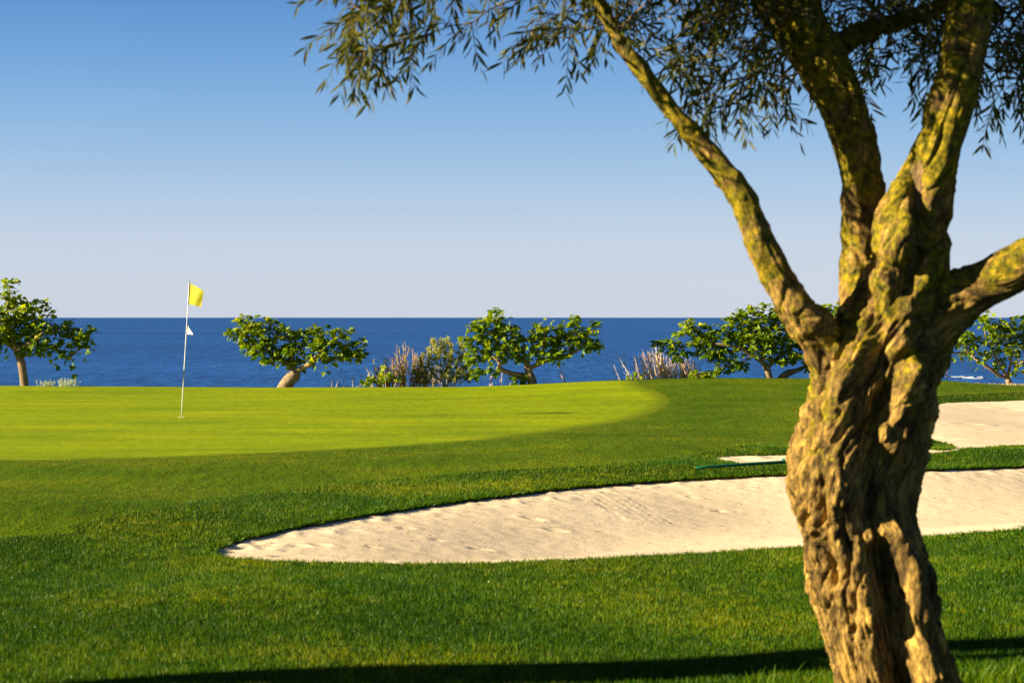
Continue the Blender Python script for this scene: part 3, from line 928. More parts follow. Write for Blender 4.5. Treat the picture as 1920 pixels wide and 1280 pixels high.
fig_tree(54.0, [[(1893, 722, 12), (1891, 714, 11), (1889, 708, 9)],
                [(1889, 708, 7), (1872, 702, 6, -.1), (1855, 690, 6, -.2), (1835, 677, 5, -.2), (1815, 664, 4, -.1), (1795, 661, 3, 0), (1775, 663, 2.5, 0)],
                [(1889, 708, 6), (1880, 692, 5.5, 0), (1870, 675, 5, .1), (1862, 658, 4, .1)],
                [(1889, 708, 6), (1900, 698, 6, 0), (1910, 685, 5, 0), (1925, 672, 5, 0), (1945, 655, 4, 0)],
                [(1889, 708, 5), (1893, 690, 5, .1), (1898, 665, 4, .1)], [(1815, 664, 3), (1808, 640, 2.5, 0)], [(1862, 658, 2.5), (1847, 630, 2, 0), (1846, 605, 1.8, 0)]],
         [(1808, 632, 16, 12), (1828, 645, 14, 10, .7), (1846, 602, 6, 6, .5), (1880, 610, 16, 14), (1868, 635, 18, 16), (1900, 630, 20, 20), (1920, 612, 20, 18), (1895, 660, 18, 8, .6), (1950, 630, 34, 30), (1872, 690, 10, 5, .3), (1768, 640, 9, 14, .8), (1764, 672, 7, 12, .7), (1848, 612, 8, 6, .4)],
         "open fig tree on dry ground at the right edge", M['fig_bark_b'], leafsize=.145, dens=.8, tips=.004)

# ------------------------------------------------------------ shrubs, weeds and dry stems
def stems(name, label, cat, X0, X1, d, n, hpx, mat, lean=(-.15, .35), W=.012, branch=3, leafn=0, leafmat=None, leafs=.05, seed=1, taper=None, group=None, curve=.3):
    rng = np.random.default_rng(seed)
    px = d / F
    xc = ((X0 + X1) / 2 - 960) * px
    rt = root(name, (xc, d, float(Hs(xc, d))), label, cat, group)
    V = []; T = []; ti = []
    LP = []; LD = []
    def ribbon(p, q, w0, w1, t):
        # three sided stem
        ax = q - p; L = np.linalg.norm(ax); ax = ax / (L + 1e-9)
        s = np.cross(ax, [0.3, 1, .1]); s /= np.linalg.norm(s) + 1e-9; u = np.cross(ax, s)
        b = len(V)
        for (c, w) in ((p, w0), (q, w1)):
            for k in range(3):
                a = k * 2.094
                V.append(c + w * (math.cos(a) * s + math.sin(a) * u)); ti.append(t)
        for k in range(3):
            k2 = (k + 1) % 3
            T.append((b + k, b + k2, b + 3 + k2)); T.append((b + k, b + 3 + k2, b + 3 + k))
    for i in range(n):
        u = rng.random()
        x = (X0 + (X1 - X0) * u - 960) * px
        y = d + rng.uniform(-.5, .5)
        z = float(Hs(x, y)) - .03
        hk = (taper(u) if taper else 1)
        h = hpx * px * rng.uniform(.45, 1.05) * hk + max(0, float(Hs(x, 44.5)) - z)
        la = rng.uniform(*lean); lb = rng.uniform(-.2, .2)
        p = np.array([x, y, z]); tt = rng.random()
        seg = 5; w = W * rng.uniform(.6, 1.2)
        vdir = np.array([la, lb, 1.0])
        for k in range(seg):
            vdir = vdir + rng.normal(0, curve * .25, 3) * [1, 1, .3]
            q = p + vdir / np.linalg.norm(vdir) * h / seg
            ribbon(p, q, w * (1 - k / seg) + .002, w * (1 - (k + 1) / seg) + .002, tt)
            for _ in range(branch):
                if k < 1 or rng.random() < .4: continue
                bd = vdir / np.linalg.norm(vdir) + rng.normal(0, .5, 3); bd[2] = abs(bd[2]) * .8 + .2
                bl = h * rng.uniform(.08, .22)
                e = p + bd / np.linalg.norm(bd) * bl
                ribbon(p, e, w * .4 + .001, .0015, tt)
                for _l in range(leafn):
                    a = rng.random()
                    LP.append(p * (1 - a) + e * a); LD.append(bd + rng.normal(0, .7, 3))
            p = q
        if n <= 45:
            mesh_np("stem", np.array(V), np.array(T), mat, rt, attrs={"tint": ti}, smooth=True)
            V.clear(); T.clear(); ti.clear()
    if n > 45: mesh_np("stem", np.array(V), np.array(T), mat, rt, attrs={"tint": ti}, smooth=True)
    if LP:
        LP = np.array(LP); LD = np.array(LD)
        sc = leafs * rng.uniform(.6, 1.3, len(LP))
        Vv, Tt = scatter(OLV * [1.9, 1, 1], OLV_T, LP, LD, rng.normal(0, 1, (len(LP), 3)) + [0, 0, 1.2], sc)
        mesh_np("foliage", Vv, Tt, leafmat, rt, attrs={"tint": np.repeat(np.clip(rng.beta(2, 2, len(LP)), 0, 1), len(OLV))}, smooth=False)
    return rt

def leafy_bush(name, label, d, blobs, leaf, ltemp, ltris, lmat, bmat, per, size, base, dens=60, seed=3, up=.6):
    px = d / F
    x0 = (base - 960) * px; z0 = float(Hs(x0, d))
    sk = Skel(); r0 = sk.add((x0, d, z0 - .05), -1, .02)
    for k in range(3):
        sk.add((x0 + .05 * (k - 1), d, z0 + .06), r0, .014)
    att = np.concatenate([ell_points(int(dens * rx * ry * px * px * 3.14) + 6, P(X, Y, d), (rx * px, max(.25, rx * px * .7), ry * px)) for (X, Y, rx, ry) in blobs])
    sk.colonize(att, .06, 1.2, .09, 50, up=.12, wob=.2)
    sk.finish(tip=.003, ex=2.3)
    rt = root(name, (x0, d, z0), label, "bush")
    V, Fc = sk.mesh(rough=.008)
    mesh_np("stem", V, Fc, bmat, rt)
    pos = []; dr = []
    for i in range(len(sk.p)):
        if sk.r[i] > .006 or sk.par[i] < 0: continue
        t = sk.p[i] - sk.p[sk.par[i]]; t = t / (np.linalg.norm(t) + 1e-9)
        for _ in range(per):
            pos.append(sk.p[i] + RNG.normal(0, .02, 3)); dr.append(t + RNG.normal(0, .6, 3) + [0, 0, up * .5])
    pos = np.array(pos); dr = np.array(dr)
    V, T = scatter(ltemp, ltris, pos, dr, RNG.normal(0, .7, (len(pos), 3)) + [0, -.2, .9], size * RNG.uniform(.6, 1.3, len(pos)))
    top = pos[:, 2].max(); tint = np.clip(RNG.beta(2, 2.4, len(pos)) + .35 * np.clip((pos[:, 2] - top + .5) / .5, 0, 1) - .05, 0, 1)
    mesh_np("foliage", V, T, lmat, rt, attrs={"tint": np.repeat(tint, len(ltemp))}, smooth=False)

leafy_bush("silver_bush", "bushy silvery green shrub between the russet stems and the sprawling fig", 46.9,
           [(815, 660, 26, 24), (845, 665, 34, 34), (800, 690, 28, 24), (850, 700, 45, 22), (838, 640, 12, 12), (790, 705, 20, 18), (880, 690, 18, 26), (812, 640, 10, 8)],
           None, OLV * [2.2, 1, 1], OLV_T, M['bush_leaf'], M['twig_b'] if 'twig_b' in M else M['fig_bark'], 15, .065, 835, dens=230)
leafy_bush("fig_bush", "low leafy fig shoot left of the russet stems", 45.9,
           [(700, 714, 22, 10), (722, 704, 14, 14), (716, 690, 7, 7), (740, 712, 12, 8), (682, 722, 12, 5)],
           None, FIG, FIG_T, M['fig_leaf'], M['fig_bark'], 2, .11, 712, dens=45)
leafy_bush("fig_bush", "small fig sprout at the foot of the biggest fig tree", 45.8,
           [(1308, 706, 14, 6), (1330, 708, 14, 5), (1298, 702, 7, 7)],
           None, FIG, FIG_T, M['fig_leaf'], M['fig_bark'], 2, .12, 1312, dens=45)
leafy_bush("fig_bush", "tiny yellow-green sprout at the left end of the pale dry grass", 45.6,
           [(1190, 704, 6, 4), (1200, 708, 9, 3), (1180, 710, 6, 2)],
           None, FIG, FIG_T, M['fig_leaf'], M['fig_bark'], 2, .09, 1192, dens=70)
stems("dry_shrub", "rusty orange dry shrub with upright feathery stems", "shrub", 705, 800, 47.2, 75, 80, M['rust'], (-.18, .18), .011, 3, 4, M['bush_leaf'], .045, 5,
      taper=lambda u: .62 + .4 * math.exp(-((u - .55) / .25) ** 2))
stems("dry_shrub", "hazy grey green dry shrub mixed in front of the silvery bush", "shrub", 690, 870, 47.6, 60, 55, M['dry'], (-.2, .2), .007, 4, 4, M['bush_leaf'], .05, 15,
      taper=lambda u: .7)
stems("dry_grass_clump", "dense clump of pale pinkish dry stalks left of the biggest fig tree", "grass clump", 1205, 1315, 46.9, 135, 62, M['dry'], (-.42, .02), .014, 2, 0, seed=8,
      taper=lambda u: .6 + .45 * math.exp(-((u - .22) / .22) ** 2))
stems("bare_twigs", "long bare twig leaning left over the sea, beside the pale dry clump", "twigs", 1182, 1186, 46.2, 2, 72, M['twig'], (-.62, -.5), .012, 3, 0, seed=9, curve=.1)
stems("bare_twigs", "short bare twig leaning left right of the forked fig", "twigs", 1157, 1162, 46.2, 2, 44, M['twig'], (-.42, -.3), .010, 2, 0, seed=10, curve=.1)
stems("bare_twigs", "two pale bare twigs just right of the sprawling fig's trunk", "twigs", 1057, 1066, 46.3, 4, 40, M['twig'], (-.5, -.2), .009, 2, 0, seed=11, curve=.15)
stems("bare_twigs", "thin bare stalks under the left half of the sprawling fig", "twigs", 915, 942, 46.5, 9, 32, M['twig'], (-.25, .25), .006, 2, 0, seed=12)
stems("bare_twigs", "faint dead stalks left of the low fig shoot", "twigs", 618, 690, 46.6, 12, 26, M['twig'], (-.3, .3), .005, 3, 0, seed=13)
stems("bare_twigs", "upright bare stalks between the long leaning twig and the pale clump", "twigs", 1166, 1205, 46.4, 7, 50, M['twig'], (-.15, .0), .007, 2, 0, seed=14, curve=.1)
stems("bare_twigs", "dark upright stalk close to the right side of the olive trunk", "twigs", 1772, 1776, 47.5, 3, 60, M['rust'], (-.05, .05), .010, 3, 0, seed=16, curve=.1)
stems("weed_clump", "small frosty green weed at the crest, the left one of the pair", "weed", 76, 94, 45.6, 22, 13, M['grey_leaf'], (-.5, .5), .006, 3, 2, M['grey_leaf'], .04, 17)
stems("weed_clump", "wider frosty green weed at the crest, the right one of the pair", "weed", 106, 142, 45.6, 40, 16, M['grey_leaf'], (-.4, .6), .006, 3, 2, M['grey_leaf'], .04, 18)

def scrub_mass():
    rng = np.random.default_rng(4)
    n = 2600
    x = rng.uniform(9.8, 22, n); y = rng.uniform(49, 68, n)
    z = Hs(x, y)
    k = noise3(np.c_[x * .8, y * .5, z * 0]) > -.05
    x, y, z = x[k], y[k], z[k]; n = len(x)
    m = 9
    pos = np.repeat(np.c_[x, y, z - .02], m, 0) + rng.normal(0, .05, (n * m, 3)) * [1, 1, .2]
    dr = rng.normal(0, .6, (n * m, 3)) + [0, 0, .8]
    V, T = scatter(OLV * [1.5, 1, 1], OLV_T, pos, dr, rng.normal(0, 1, (n * m, 3)), rng.uniform(.06, .17, n * m))
    o = mesh_np("dry_scrub", V, T, M['scrub_leaf'], attrs={"tint": np.repeat(rng.random(n * m), len(OLV))}, smooth=False)
    tag(o, "low straw coloured scrub on the slope under the right-hand fig", "scrub", kind="stuff")
scrub_mass()

# ------------------------------------------------------------ flagstick
def flagstick():
    d = CAM_Z * F / (782 - HOR)
    px = d / F
    b = P(340, 782, d); b.z = float(Hs(b.x, d))
    rt = root("flagstick", b, "white flagstick leaning right with a yellow flag on the green", "flagstick")
    t = P(355, 529, d)
    def tube(name, pts, rad, mat, ns=10):
        s = Skel(); s.limb([(*p, r) for p, r in zip(pts, rad)], -1, sub=2); s.finish(); V, Fc = s.mesh(sides=ns)
        return mesh_np(name, V, Fc, mat, rt)
    b2 = b - Vector((0, 0, .02))
    ax = (t - b)
    tube("pole", [b2, b + ax * .35, b + ax * .36, b + ax], [.0075, .0085, .0085, .0075], M['white'])
    tube("finial", [b + ax, b + ax * 1.008], [.010, .008], M['black'])
    # hole cup rim
    n_ = 24; V = []; T = []
    for k in range(n_):
        a = 2 * math.pi * k / n_
        V += [(b.x + .054 * math.cos(a), b.y + .054 * math.sin(a), b.z + .004), (b.x + .054 * math.cos(a), b.y + .054 * math.sin(a), b.z - .1)]
    for k in range(n_):
        a = 2 * k; c = 2 * ((k + 1) % n_); T.append((a, c, c + 1, a + 1))
    mesh_np("cup", np.array(V), np.array(T), M['cup'], rt)
    # flag cloth: grid blown to the right and slightly away
    def cloth(name, c00, c10, c11, c01, mat, nu=24, nv=18, wave=.02, th=.0016, ph=0):
        V = []; T = []
        for s in (0, 1):
            for j in range(nv + 1):
                for i in range(nu + 1):
                    u, v = i / nu, j / nv
                    p = (1 - u) * (1 - v) * c00 + u * (1 - v) * c10 + u * v * c11 + (1 - u) * v * c01
                    w = wave * u ** .7 * math.sin(u * 6.5 + v * 1.8 + ph) + wave * .5 * u * math.sin(v * 5 + 1 + u * 3)
                    V.append((p.x + wave * .25 * u * math.sin(v * 6), p.y + w + (th if s else 0), p.z + .3 * wave * u * math.sin(u * 5 + ph)))
        N_ = (nu + 1) * (nv + 1)
        for j in range(nv):
            for i in range(nu):
                a = j * (nu + 1) + i
                T.append((a, a + 1, a + nu + 2, a + nu + 1)); a += N_
                T.append((a, a + nu + 1, a + nu + 2, a + 1))
        return mesh_np(name, np.array(V), np.array(T), mat, rt)
    off = Vector((.006, 0, 0))
    fl = cloth("flag", P(355, 531, d) + off, P(381.5, 544, d - .20), P(377, 575, d - .17), P(352.3, 570.5, d) + off, M['flag'], wave=.022)
    cloth("flag_hem", P(354.6, 530, d - .009), P(356.8, 531, d - .006), P(354.2, 571, d - .006), P(352.4, 570.5, d - .009), M['dark_hem'], nu=2, wave=.001)
    pn = cloth("number_pennant", P(351.3, 609, d) + off, P(352.5, 610, d - .01), P(362, 627, d - .09), P(350.3, 626.5, d) + off, M['white'], nu=10, nv=10, wave=.006)
    # digits 1 and (half furled) 3, as thin raised print
    def strokes(segs, name):
        V = []; T = []
        for (x0, y0, x1, y1, w) in segs:
            a = P(x0, y0, d - .022 - .09 * (x0 - 350.5) / 11.5); c = P(x1, y1, d - .022 - .09 * (x1 - 350.5) / 11.5)
            dx = Vector((c.z - a.z, 0, -(c.x - a.x))); dx = dx.normalized() * w * .75 * px / 2
            w_ = w
            b_ = len(V)
            for dy in (-.001, .001):
                V += [a + dx + Vector((0, dy, 0)), c + dx + Vector((0, dy, 0)), c - dx + Vector((0, dy, 0)), a - dx + Vector((0, dy, 0))]
            T += [(b_, b_ + 1, b_ + 2, b_ + 3), (b_ + 7, b_ + 6, b_ + 5, b_ + 4)]
        mesh_np(name, np.array([tuple(v) for v in V]), np.array(T), M['black'], rt, smooth=False)
    strokes([(352.6, 614.5, 354.2, 612.8, .9), (354.2, 612.6, 353.8, 621.5, 1.3), (352.8, 621.4, 355.0, 621.6, .9)], "digit")
    strokes([(356.4, 617.2, 357.6, 617.4, .8), (357.6, 617.4, 358.4, 618.6, .8), (358.4, 618.6, 357.4, 619.6, .8), (357.4, 619.6, 358.8, 620.6, .8), (358.8, 620.6, 358.6, 622, .8), (358.6, 622, 357.0, 622.3, .8)], "digit")
flagstick()

# ------------------------------------------------------------ rake lying on the bank between the bunkers
def rake():
    a = unproj(1305, 882); c = unproj(1492, 873.5)
    A = Vector((a[0], a[1], float(Hs(*a)) + .03)); C_ = Vector((c[0], c[1], float(Hs(*c)) + .05))
    rt = root("bunker_rake", A, "long green rake handle lying on the turf bank between two bunkers", "rake")
    s = Skel(); s.limb([(*A, .014), (*((A + C_) / 2 + Vector((0, 0, .003))), .017), (*C_, .018)], -1, sub=3); s.finish()
    V, Fc = s.mesh(sides=8); mesh_np("handle", V, Fc, M['rake_green'], rt)
    ax = (C_ - A).normalized(); sd = Vector((-ax.y, ax.x, 0)).normalized()
    s = Skel(); s.limb([(*(C_ - sd * .28), .016), (*C_, .018), (*(C_ + sd * .28), .016)], -1, sub=2); s.finish()
    V, Fc = s.mesh(sides=8); mesh_np("head", V, Fc, M['rake_green'], rt)
    for k in range(9):
        p = C_ + sd * (-.26 + .065 * k)
        s = Skel(); s.limb([(*p, .006), (*(p - Vector((0, 0, .06))), .004)], -1, sub=1); s.finish()
        V, Fc = s.mesh(sides=5); mesh_np("tine", V, Fc, M['rake_green'], rt)
rake()

# ------------------------------------------------------------ the olive tree in front
OD = 8.0
def olive_main():
    px = OD / F
    def w(X, Y, W, dd=0): 
        p = P(X, Y, OD + dd); return (p.x, p.y, p.z, W * (OD + dd) / F / 2)
    limbs = {
        'trunk': [(1712, 1400, 330), (1700, 1340, 275), (1688, 1280, 222), (1662, 1200, 216), (1636, 1100, 222), (1611, 1000, 222), (1604, 900, 232), (1612, 850, 230), (1633, 780, 222), (1648, 700, 215), (1666, 640, 192), (1687, 580, 168), (1696, 520, 142)],
        'A': [(1610, 760, 120), (1575, 690, 110), (1545, 640, 96, -.05), (1500, 585, 88, -.1), (1458, 520, 80, -.12), (1420, 440, 74, -.12), (1390, 370, 66, -.12), (1330, 290, 58, -.1), (1265, 215, 46, -.1), (1215, 150, 42, -.1), (1165, 85, 38, -.1), (1128, 20, 34, -.1), (1090, -60, 30, -.1), (1030, -150, 24, -.1)],
        'B': [(1640, 700, 120, .08), (1628, 620, 90, .12), (1622, 540, 84, .15), (1620, 450, 84, .18), (1617, 350, 88, .2), (1600, 260, 90, .2), (1570, 180, 94, .2), (1530, 100, 100, .2), (1480, 20, 108, .2), (1425, -60, 100, .2), (1370, -170, 80, .15), (1320, -300, 60, .1)],
        'C': [(1694, 560, 150), (1700, 490, 138), (1716, 420, 128, -.05), (1730, 360, 118, -.08), (1755, 280, 96, -.1), (1785, 190, 92, -.1), (1806, 100, 90, -.1), (1822, 0, 92, -.1), (1835, -100, 84, -.1), (1850, -240, 68, -.05), (1885, -400, 50)],
        'Cb': [(1735, 500, 90, -.08), (1762, 462, 50, -.1), (1772, 448, 30, -.1)],
        'C2': [(1690, 470, 90, -.12), (1686, 410, 84, -.12), (1690, 372, 66, -.12), (1700, 350, 40, -.12)],
        'D': [(1700, 640, 150, .05), (1745, 575, 112, .05), (1800, 545, 92, -.08), (1860, 523, 84, -.18), (1925, 490, 90, -.25), (2000, 440, 84, -.25), (2090, 350, 70, 0), (2180, 210, 56, 0), (2240, 40, 44, 0), (2280, -120, 34, 0)],
        'E': [(1545, 110, 60, .28), (1620, 60, 40, .40), (1700, 36, 36, .42), (1780, 6, 34, .42), (1870, -50, 30, .45), (1960, -130, 24, .5)],
    }
    for k_, f_ in (('A', .74), ('B', .90), ('C', .92), ('E', .85)):
        limbs[k_] = [(q[0], q[1], q[2] * f_, *q[3:]) for q in limbs[k_]]
    limbs['D'] = [(1690, 680, 160, .03), (1738, 610, 130, .0), (1790, 560, 104, -.05), (1850, 530, 84, -.12), (1920, 494, 84, -.18), (2000, 440, 74, -.2), (2090, 350, 60, -.1), (2180, 210, 50, 0), (2240, 40, 40, 0), (2280, -120, 32, 0)]
    W = {k: [w(*q) for q in v] for k, v in limbs.items()}
    sk = Skel()
    Vs = []; Fs = [[], []]; off = 0
    centers = []
    for k, pts in W.items():
        s = Skel(); s.limb(pts, -1, sub=6); s.finish()
        V, Fc = s.mesh(sides=24)
        Vs.append(V)
        for q in range(2):
            if len(Fc[q]): Fs[q].append(Fc[q] + off)
        off += len(V)
        P_ = np.array(s.p); r_ = np.array(s.r)
        tn = np.gradient(P_, axis=0); tn /= np.linalg.norm(tn, axis=1)[:, None]
        tn[tn[:, 2] < 0] *= -1
        centers.append(np.c_[P_, r_, tn])
    V = np.concatenate(Vs); Fc = [np.concatenate(f) for f in Fs if f]
    tmp = mesh_np("tmp_union", V, Fc, None)
    md = tmp.modifiers.new("r", 'REMESH'); md.mode = 'VOXEL'; md.voxel_size = .0072; md.adaptivity = 0
    sm = tmp.modifiers.new("s", 'SMOOTH'); sm.iterations = 14; sm.factor = .6
    dg = bpy.context.evaluated_depsgraph_get()
    me = bpy.data.meshes.new_from_object(tmp.evaluated_get(dg))
    me.name = "trunk"
    bpy.data.objects.remove(tmp)
    n = len(me.vertices)
    co = np.empty(n * 3, np.float32); me.vertices.foreach_get("co", co); co = co.reshape(-1, 3).astype(float)
    no = np.empty(n * 3, np.float32); me.vertices.foreach_get("normal", no); no = no.reshape(-1, 3).astype(float)
    C_ = np.concatenate(centers)
    # blended axis direction and local radius
    ax = np.zeros((n, 3)); wsum = np.zeros(n); rad = np.zeros(n)
    for c in C_:
        d2 = ((co - c[:3]) ** 2).sum(1)
        wt = np.exp(-d2 / (2 * (c[3] * .9) ** 2)) + 1e-12
        ax += wt[:, None] * c[4:7]; wsum += wt; rad += wt * c[3]
    ax /= wsum[:, None]; rad /= wsum
    ax /= np.linalg.norm(ax, axis=1)[:, None] + 1e-9
    # grain coordinates: round the limb (winding slowly) and, stretched, along it
    cen = np.zeros((n, 3))
    for c in C_:
        d2 = ((co - c[:3]) ** 2).sum(1)
        wt = np.exp(-d2 / (2 * (c[3] * .9) ** 2)) + 1e-12
        cen += wt[:, None] * c[:3]
    cen /= wsum[:, None]
    u = np.linalg.norm(co - np.array(W['trunk'][0][:3]), axis=1)
    q = co - cen; q -= ax * (q * ax).sum(1)[:, None]
    th = -.6 * u - .7 * np.clip(u - 1.5, 0, 2)
    q = q * np.cos(th)[:, None] + np.cross(ax, q) * np.sin(th)[:, None]
    big = sstep((rad - .05) / .13)
    rl = np.clip(rad / .22, .25, 1)
    def grain(f, k, o=0):
        w_ = .035 * np.c_[noise3(co * 4 + o), noise3(co * 4 + 9 + o), noise3(co * 4 + 21 + o)]
        return (q + w_) * f + np.outer(u * f * k, [.3, .2, 1]) + o
    def ridg(f, k, o):
        return 1 - 2 * np.abs(noise3(grain(f, k, o)))
    disp = (.038 * big) * (ridg(4.2, .14, 3) - .45)
    disp += (.014 * rl + .010 * big) * (ridg(10, .13, 11) - .4)
    disp += (.013 * rl) * (ridg(24, .15, 5) - .3)
    disp += .009 * rl * (ridg(46, .18, 7) - .3)
    disp += .006 * rl * fbm(co * 22, 3)
    def fis(f, k, o, w): return np.clip(1 - np.abs(noise3(grain(f, k, o))) / w, 0, 1)
    disp -= .034 * rl * fis(7, .12, 61, .12) * sstep((noise3(co * 3 + 5) + .25) / .3)
    disp -= .020 * rl * fis(15, .14, 83, .14)
    disp += .012 * np.clip(noise3(co * 16 + 90), 0, 1) * (1 - big)
    # lumps and knots on the limbs
    lump = np.clip(noise3(co * 5.5 + 60) - .28, 0, 1)
    disp += .03 * rl * lump
    # traced clefts (negative) and ribs (positive) on the near face of the trunk
    X = 960 + co[:, 0] / co[:, 1] * F; Y = HOR + (CAM_Z - co[:, 2]) / co[:, 1] * F
    front = sstep((-no[:, 1] + .35) / .5)
    feats = [([(1712, 300), (1722, 380), (1722, 470), (1700, 540)], 13, -.055),
             ([(1648, 560), (1640, 640), (1620, 720), (1630, 800)], 20, -.035),
             ([(1668, 690), (1656, 790), (1650, 860), (1640, 960)], 36, -.11),
             ([(1700, 800), (1690, 880), (1700, 980)], 24, -.03),
             ([(1655, 1040), (1672, 1120), (1678, 1200), (1690, 1300)], 32, -.12),
             ([(1540, 950), (1556, 1030), (1565, 1090)], 13, -.045),
             ([(1700, 420), (1668, 520), (1640, 600), (1590, 690), (1560, 770)], 22, .04),
             ([(1730, 520), (1705, 570), (1690, 640), (1660, 700), (1610, 760)], 16, .035),
             ([(1706, 690), (1697, 740), (1690, 780)], 14, .055),
             ([(1664, 800), (1662, 822)], 12, .05),
             ([(1668, 990), (1700, 1060), (1714, 1130), (1720, 1200), (1745, 1270)], 17, .055),
             ([(1585, 700), (1560, 800), (1560, 900), (1580, 1000), (1620, 1120), (1640, 1260)], 30, .02),
             ([(1612, 940), (1622, 1040), (1640, 1150)], 24, .03)]
    qg = q.copy()
    for line, wd, hh in feats:
        q = np.array(line, float)
        best = np.full(n, 1e9)
        for i in range(len(q) - 1):
            dv = q[i + 1] - q[i]; t = np.clip(((X - q[i, 0]) * dv[0] + (Y - q[i, 1]) * dv[1]) / (dv ** 2).sum(), 0, 1)
            best = np.minimum(best, (X - q[i, 0] - t * dv[0]) ** 2 + (Y - q[i, 1] - t * dv[1]) ** 2)
        wob = 1 + .35 * noise3(co * 7 + 33)
        disp += hh * front * np.exp(-best / (wd * wob) ** 2)
    disp = np.where(X > 1770, disp * (1 - .55 * sstep((X - 1770) / 60)), disp)   # the right-hand bough is smoother
    co2 = co + no * disp[:, None]
    ga = me.attributes.new("grain", 'FLOAT_VECTOR', 'POINT')
    ga.data.foreach_set("vector", np.ascontiguousarray(qg + np.outer(u, [.05, .03, .17]), dtype=np.float32).ravel())
    me.vertices.foreach_set("co", co2.astype(np.float32).ravel())
    me.polygons.foreach_set("use_smooth", np.ones(len(me.polygons), bool))
    me.materials.clear(); me.materials.append(M['olive_bark'])
    me.update()
    base = P(1690, 1350, OD)
    rt = root("olive_tree", (base.x, OD, float(Hs(base.x, OD))), "gnarled mossy olive tree forking in the right foreground", "tree", "olive trees")
    o = bpy.data.objects.new("trunk", me); COL.objects.link(o); o.parent = rt; o.matrix_parent_inverse = Matrix.Translation(-Vector(rt.location))
    # lost lower nodes of the limbs carry the crown
    sk = Skel()
    for k, gf in (('A', 9), ('B', 7), ('C', 5), ('D', 4), ('E', 1)):
        sk.limb([(x, y, z, r * .75) for (x, y, z, r) in W[k]], -1, grow_from=gf, sub=3)
    return rt, sk

def olive_crown(rt, sk, blobs, name_b, twigs_per=1, leaf_len=.078, droop=.65, iters=90, step=.085, kill=.12, infl=.9, seedcut=False, nleaf=(9, 17), prune=None):
    att = np.concatenate([ell_points(n, c, r) for (n, c, r) in blobs])
    nf = len(sk.p)
    sk.colonize(att, step, infl, kill, iters, up=-.02, wob=.22)
    sk.finish(tip=.0032, ex=2.15)
    V, Fc = sk.mesh(rough=.006, only=None)
    mesh_np("branch", V, Fc, M['olive_bark_small'] if name_b is None else name_b, rt)
    # hanging twigs with opposite leaves
    tv = []; tt = []; pos = []; dr = []; ti = []
    rng = np.random.default_rng(21)
    for i in range(nf, len(sk.p)):
        if sk.r[i] > .012: continue
        tipn = not sk.ch[i]
        k = (2 if tipn else (1 if rng.random() < .85 else 0)) + (2 if sk.p[i][0] < -.25 and sk.p[i][2] < 3.3 else 0) + (1 if -.25 < sk.p[i][0] < 1.1 and sk.p[i][2] < 3.4 and rng.random() < .15 else 0)
        for _ in range(k * twigs_per):
            t = sk.p[i] - sk.p[sk.par[i]]; t /= np.linalg.norm(t) + 1e-9
            d = t * .8 + rng.normal(0, .55, 3); d /= np.linalg.norm(d)
            p = sk.p[i].copy(); m = rng.integers(*nleaf); st = .0165
            tb = rng.random()
            prev = p
            path = [p]
            for s_ in range(m):
                d = d + np.array([0, 0, -.10 * droop]) + rng.normal(0, .06, 3); d /= np.linalg.norm(d)
                p = p + d * st; path.append(p)
                sd = np.cross(d, rng.normal(0, 1, 3)); sd /= np.linalg.norm(sd) + 1e-9
                if s_ % 2 == 0 or s_ == m - 1:
                    for sg in (-1, 1):
                        if rng.random() < .12: continue
                        pos.append(p); dr.append(d * rng.uniform(.6, 1.4) + sg * sd * .8 + np.array([0, 0, -.25 * droop])); ti.append(tb)
            path = np.array(path)
            s = np.cross(path[-1] - path[0], [.2, 1, .1]); s /= np.linalg.norm(s) + 1e-9
            u = np.array([0, 1., 0])
            b = len(tv)
            for q, pt in enumerate(path[::3]):
                wv = .0022 * (1 - q * 3 / (m + 3)) + .0006
                tv += [pt + s * wv, pt - s * wv * .6 + u * wv, pt - s * wv * .6 - u * wv]
                if q:
                    a = b + (q - 1) * 3
                    for j in range(3): tt.append((a + j, a + (j + 1) % 3, a + 3 + (j + 1) % 3, a + 3 + j))
    pos = np.array(pos); dr = np.array(dr); ti = np.array(ti)
    if prune is not None:
        k = prune(pos); pos, dr, ti = pos[k], dr[k], ti[k]
    mesh_np("twig", np.array(tv), np.array(tt), M['olive_twig'], rt)
    N = rng.normal(0, .6, (len(pos), 3)) + [0, -.1, .8]
    V, T = scatter(OLV, OLV_T, pos, dr, N, leaf_len * rng.uniform(.6, 1.2, len(pos)))
    tint = np.clip(.3 + .35 * ti + rng.normal(0, .16, len(pos)), 0, 1)
    mesh_np("crown", V, T, M['olive_leaf'], rt, attrs={"tint": np.repeat(tint, len(OLV))}, smooth=False)
    print("olive leaves", len(pos))

rt_o, sk_o = olive_main()
def eb(n, X, Y, rx, ry, d=8.2, rd=.7):
    k = d / F
    return (n, P(X, Y, d), (rx * k, rd, ry * k))
olive_crown(rt_o, sk_o, [
    eb(420, 1720, 30, 270, 120, 8.5, .6), eb(160, 1540, 80, 130, 100, 8.6, .4), eb(150, 1890, 120, 90, 100, 8.6, .5), eb(480, 1350, 20, 150, 120, 8.1, .45), eb(110, 1370, 150, 90, 80, 8.4, .35),
    eb(220, 1100, 0, 120, 90, 8.0, .45), eb(100, 1190, 60, 60, 60, 8.1, .3), eb(260, 668, 40, 38, 85, 7.8, .18), eb(22, 800, -50, 90, 35, 7.9, .3),
    eb(1100, 1300, -480, 900, 430, 8.2, 1.6), eb(350, 1900, -250, 420, 260, 8.4, 1.3), eb(280, 1060, -300, 330, 130, 8.0, .9), eb(120, 2200, 0, 260, 200, 8.2, .9), eb(260, 1150, -130, 250, 90, 7.75, .35), eb(350, 1250, -200, 330, 150, 8.1, .8)],
    None)

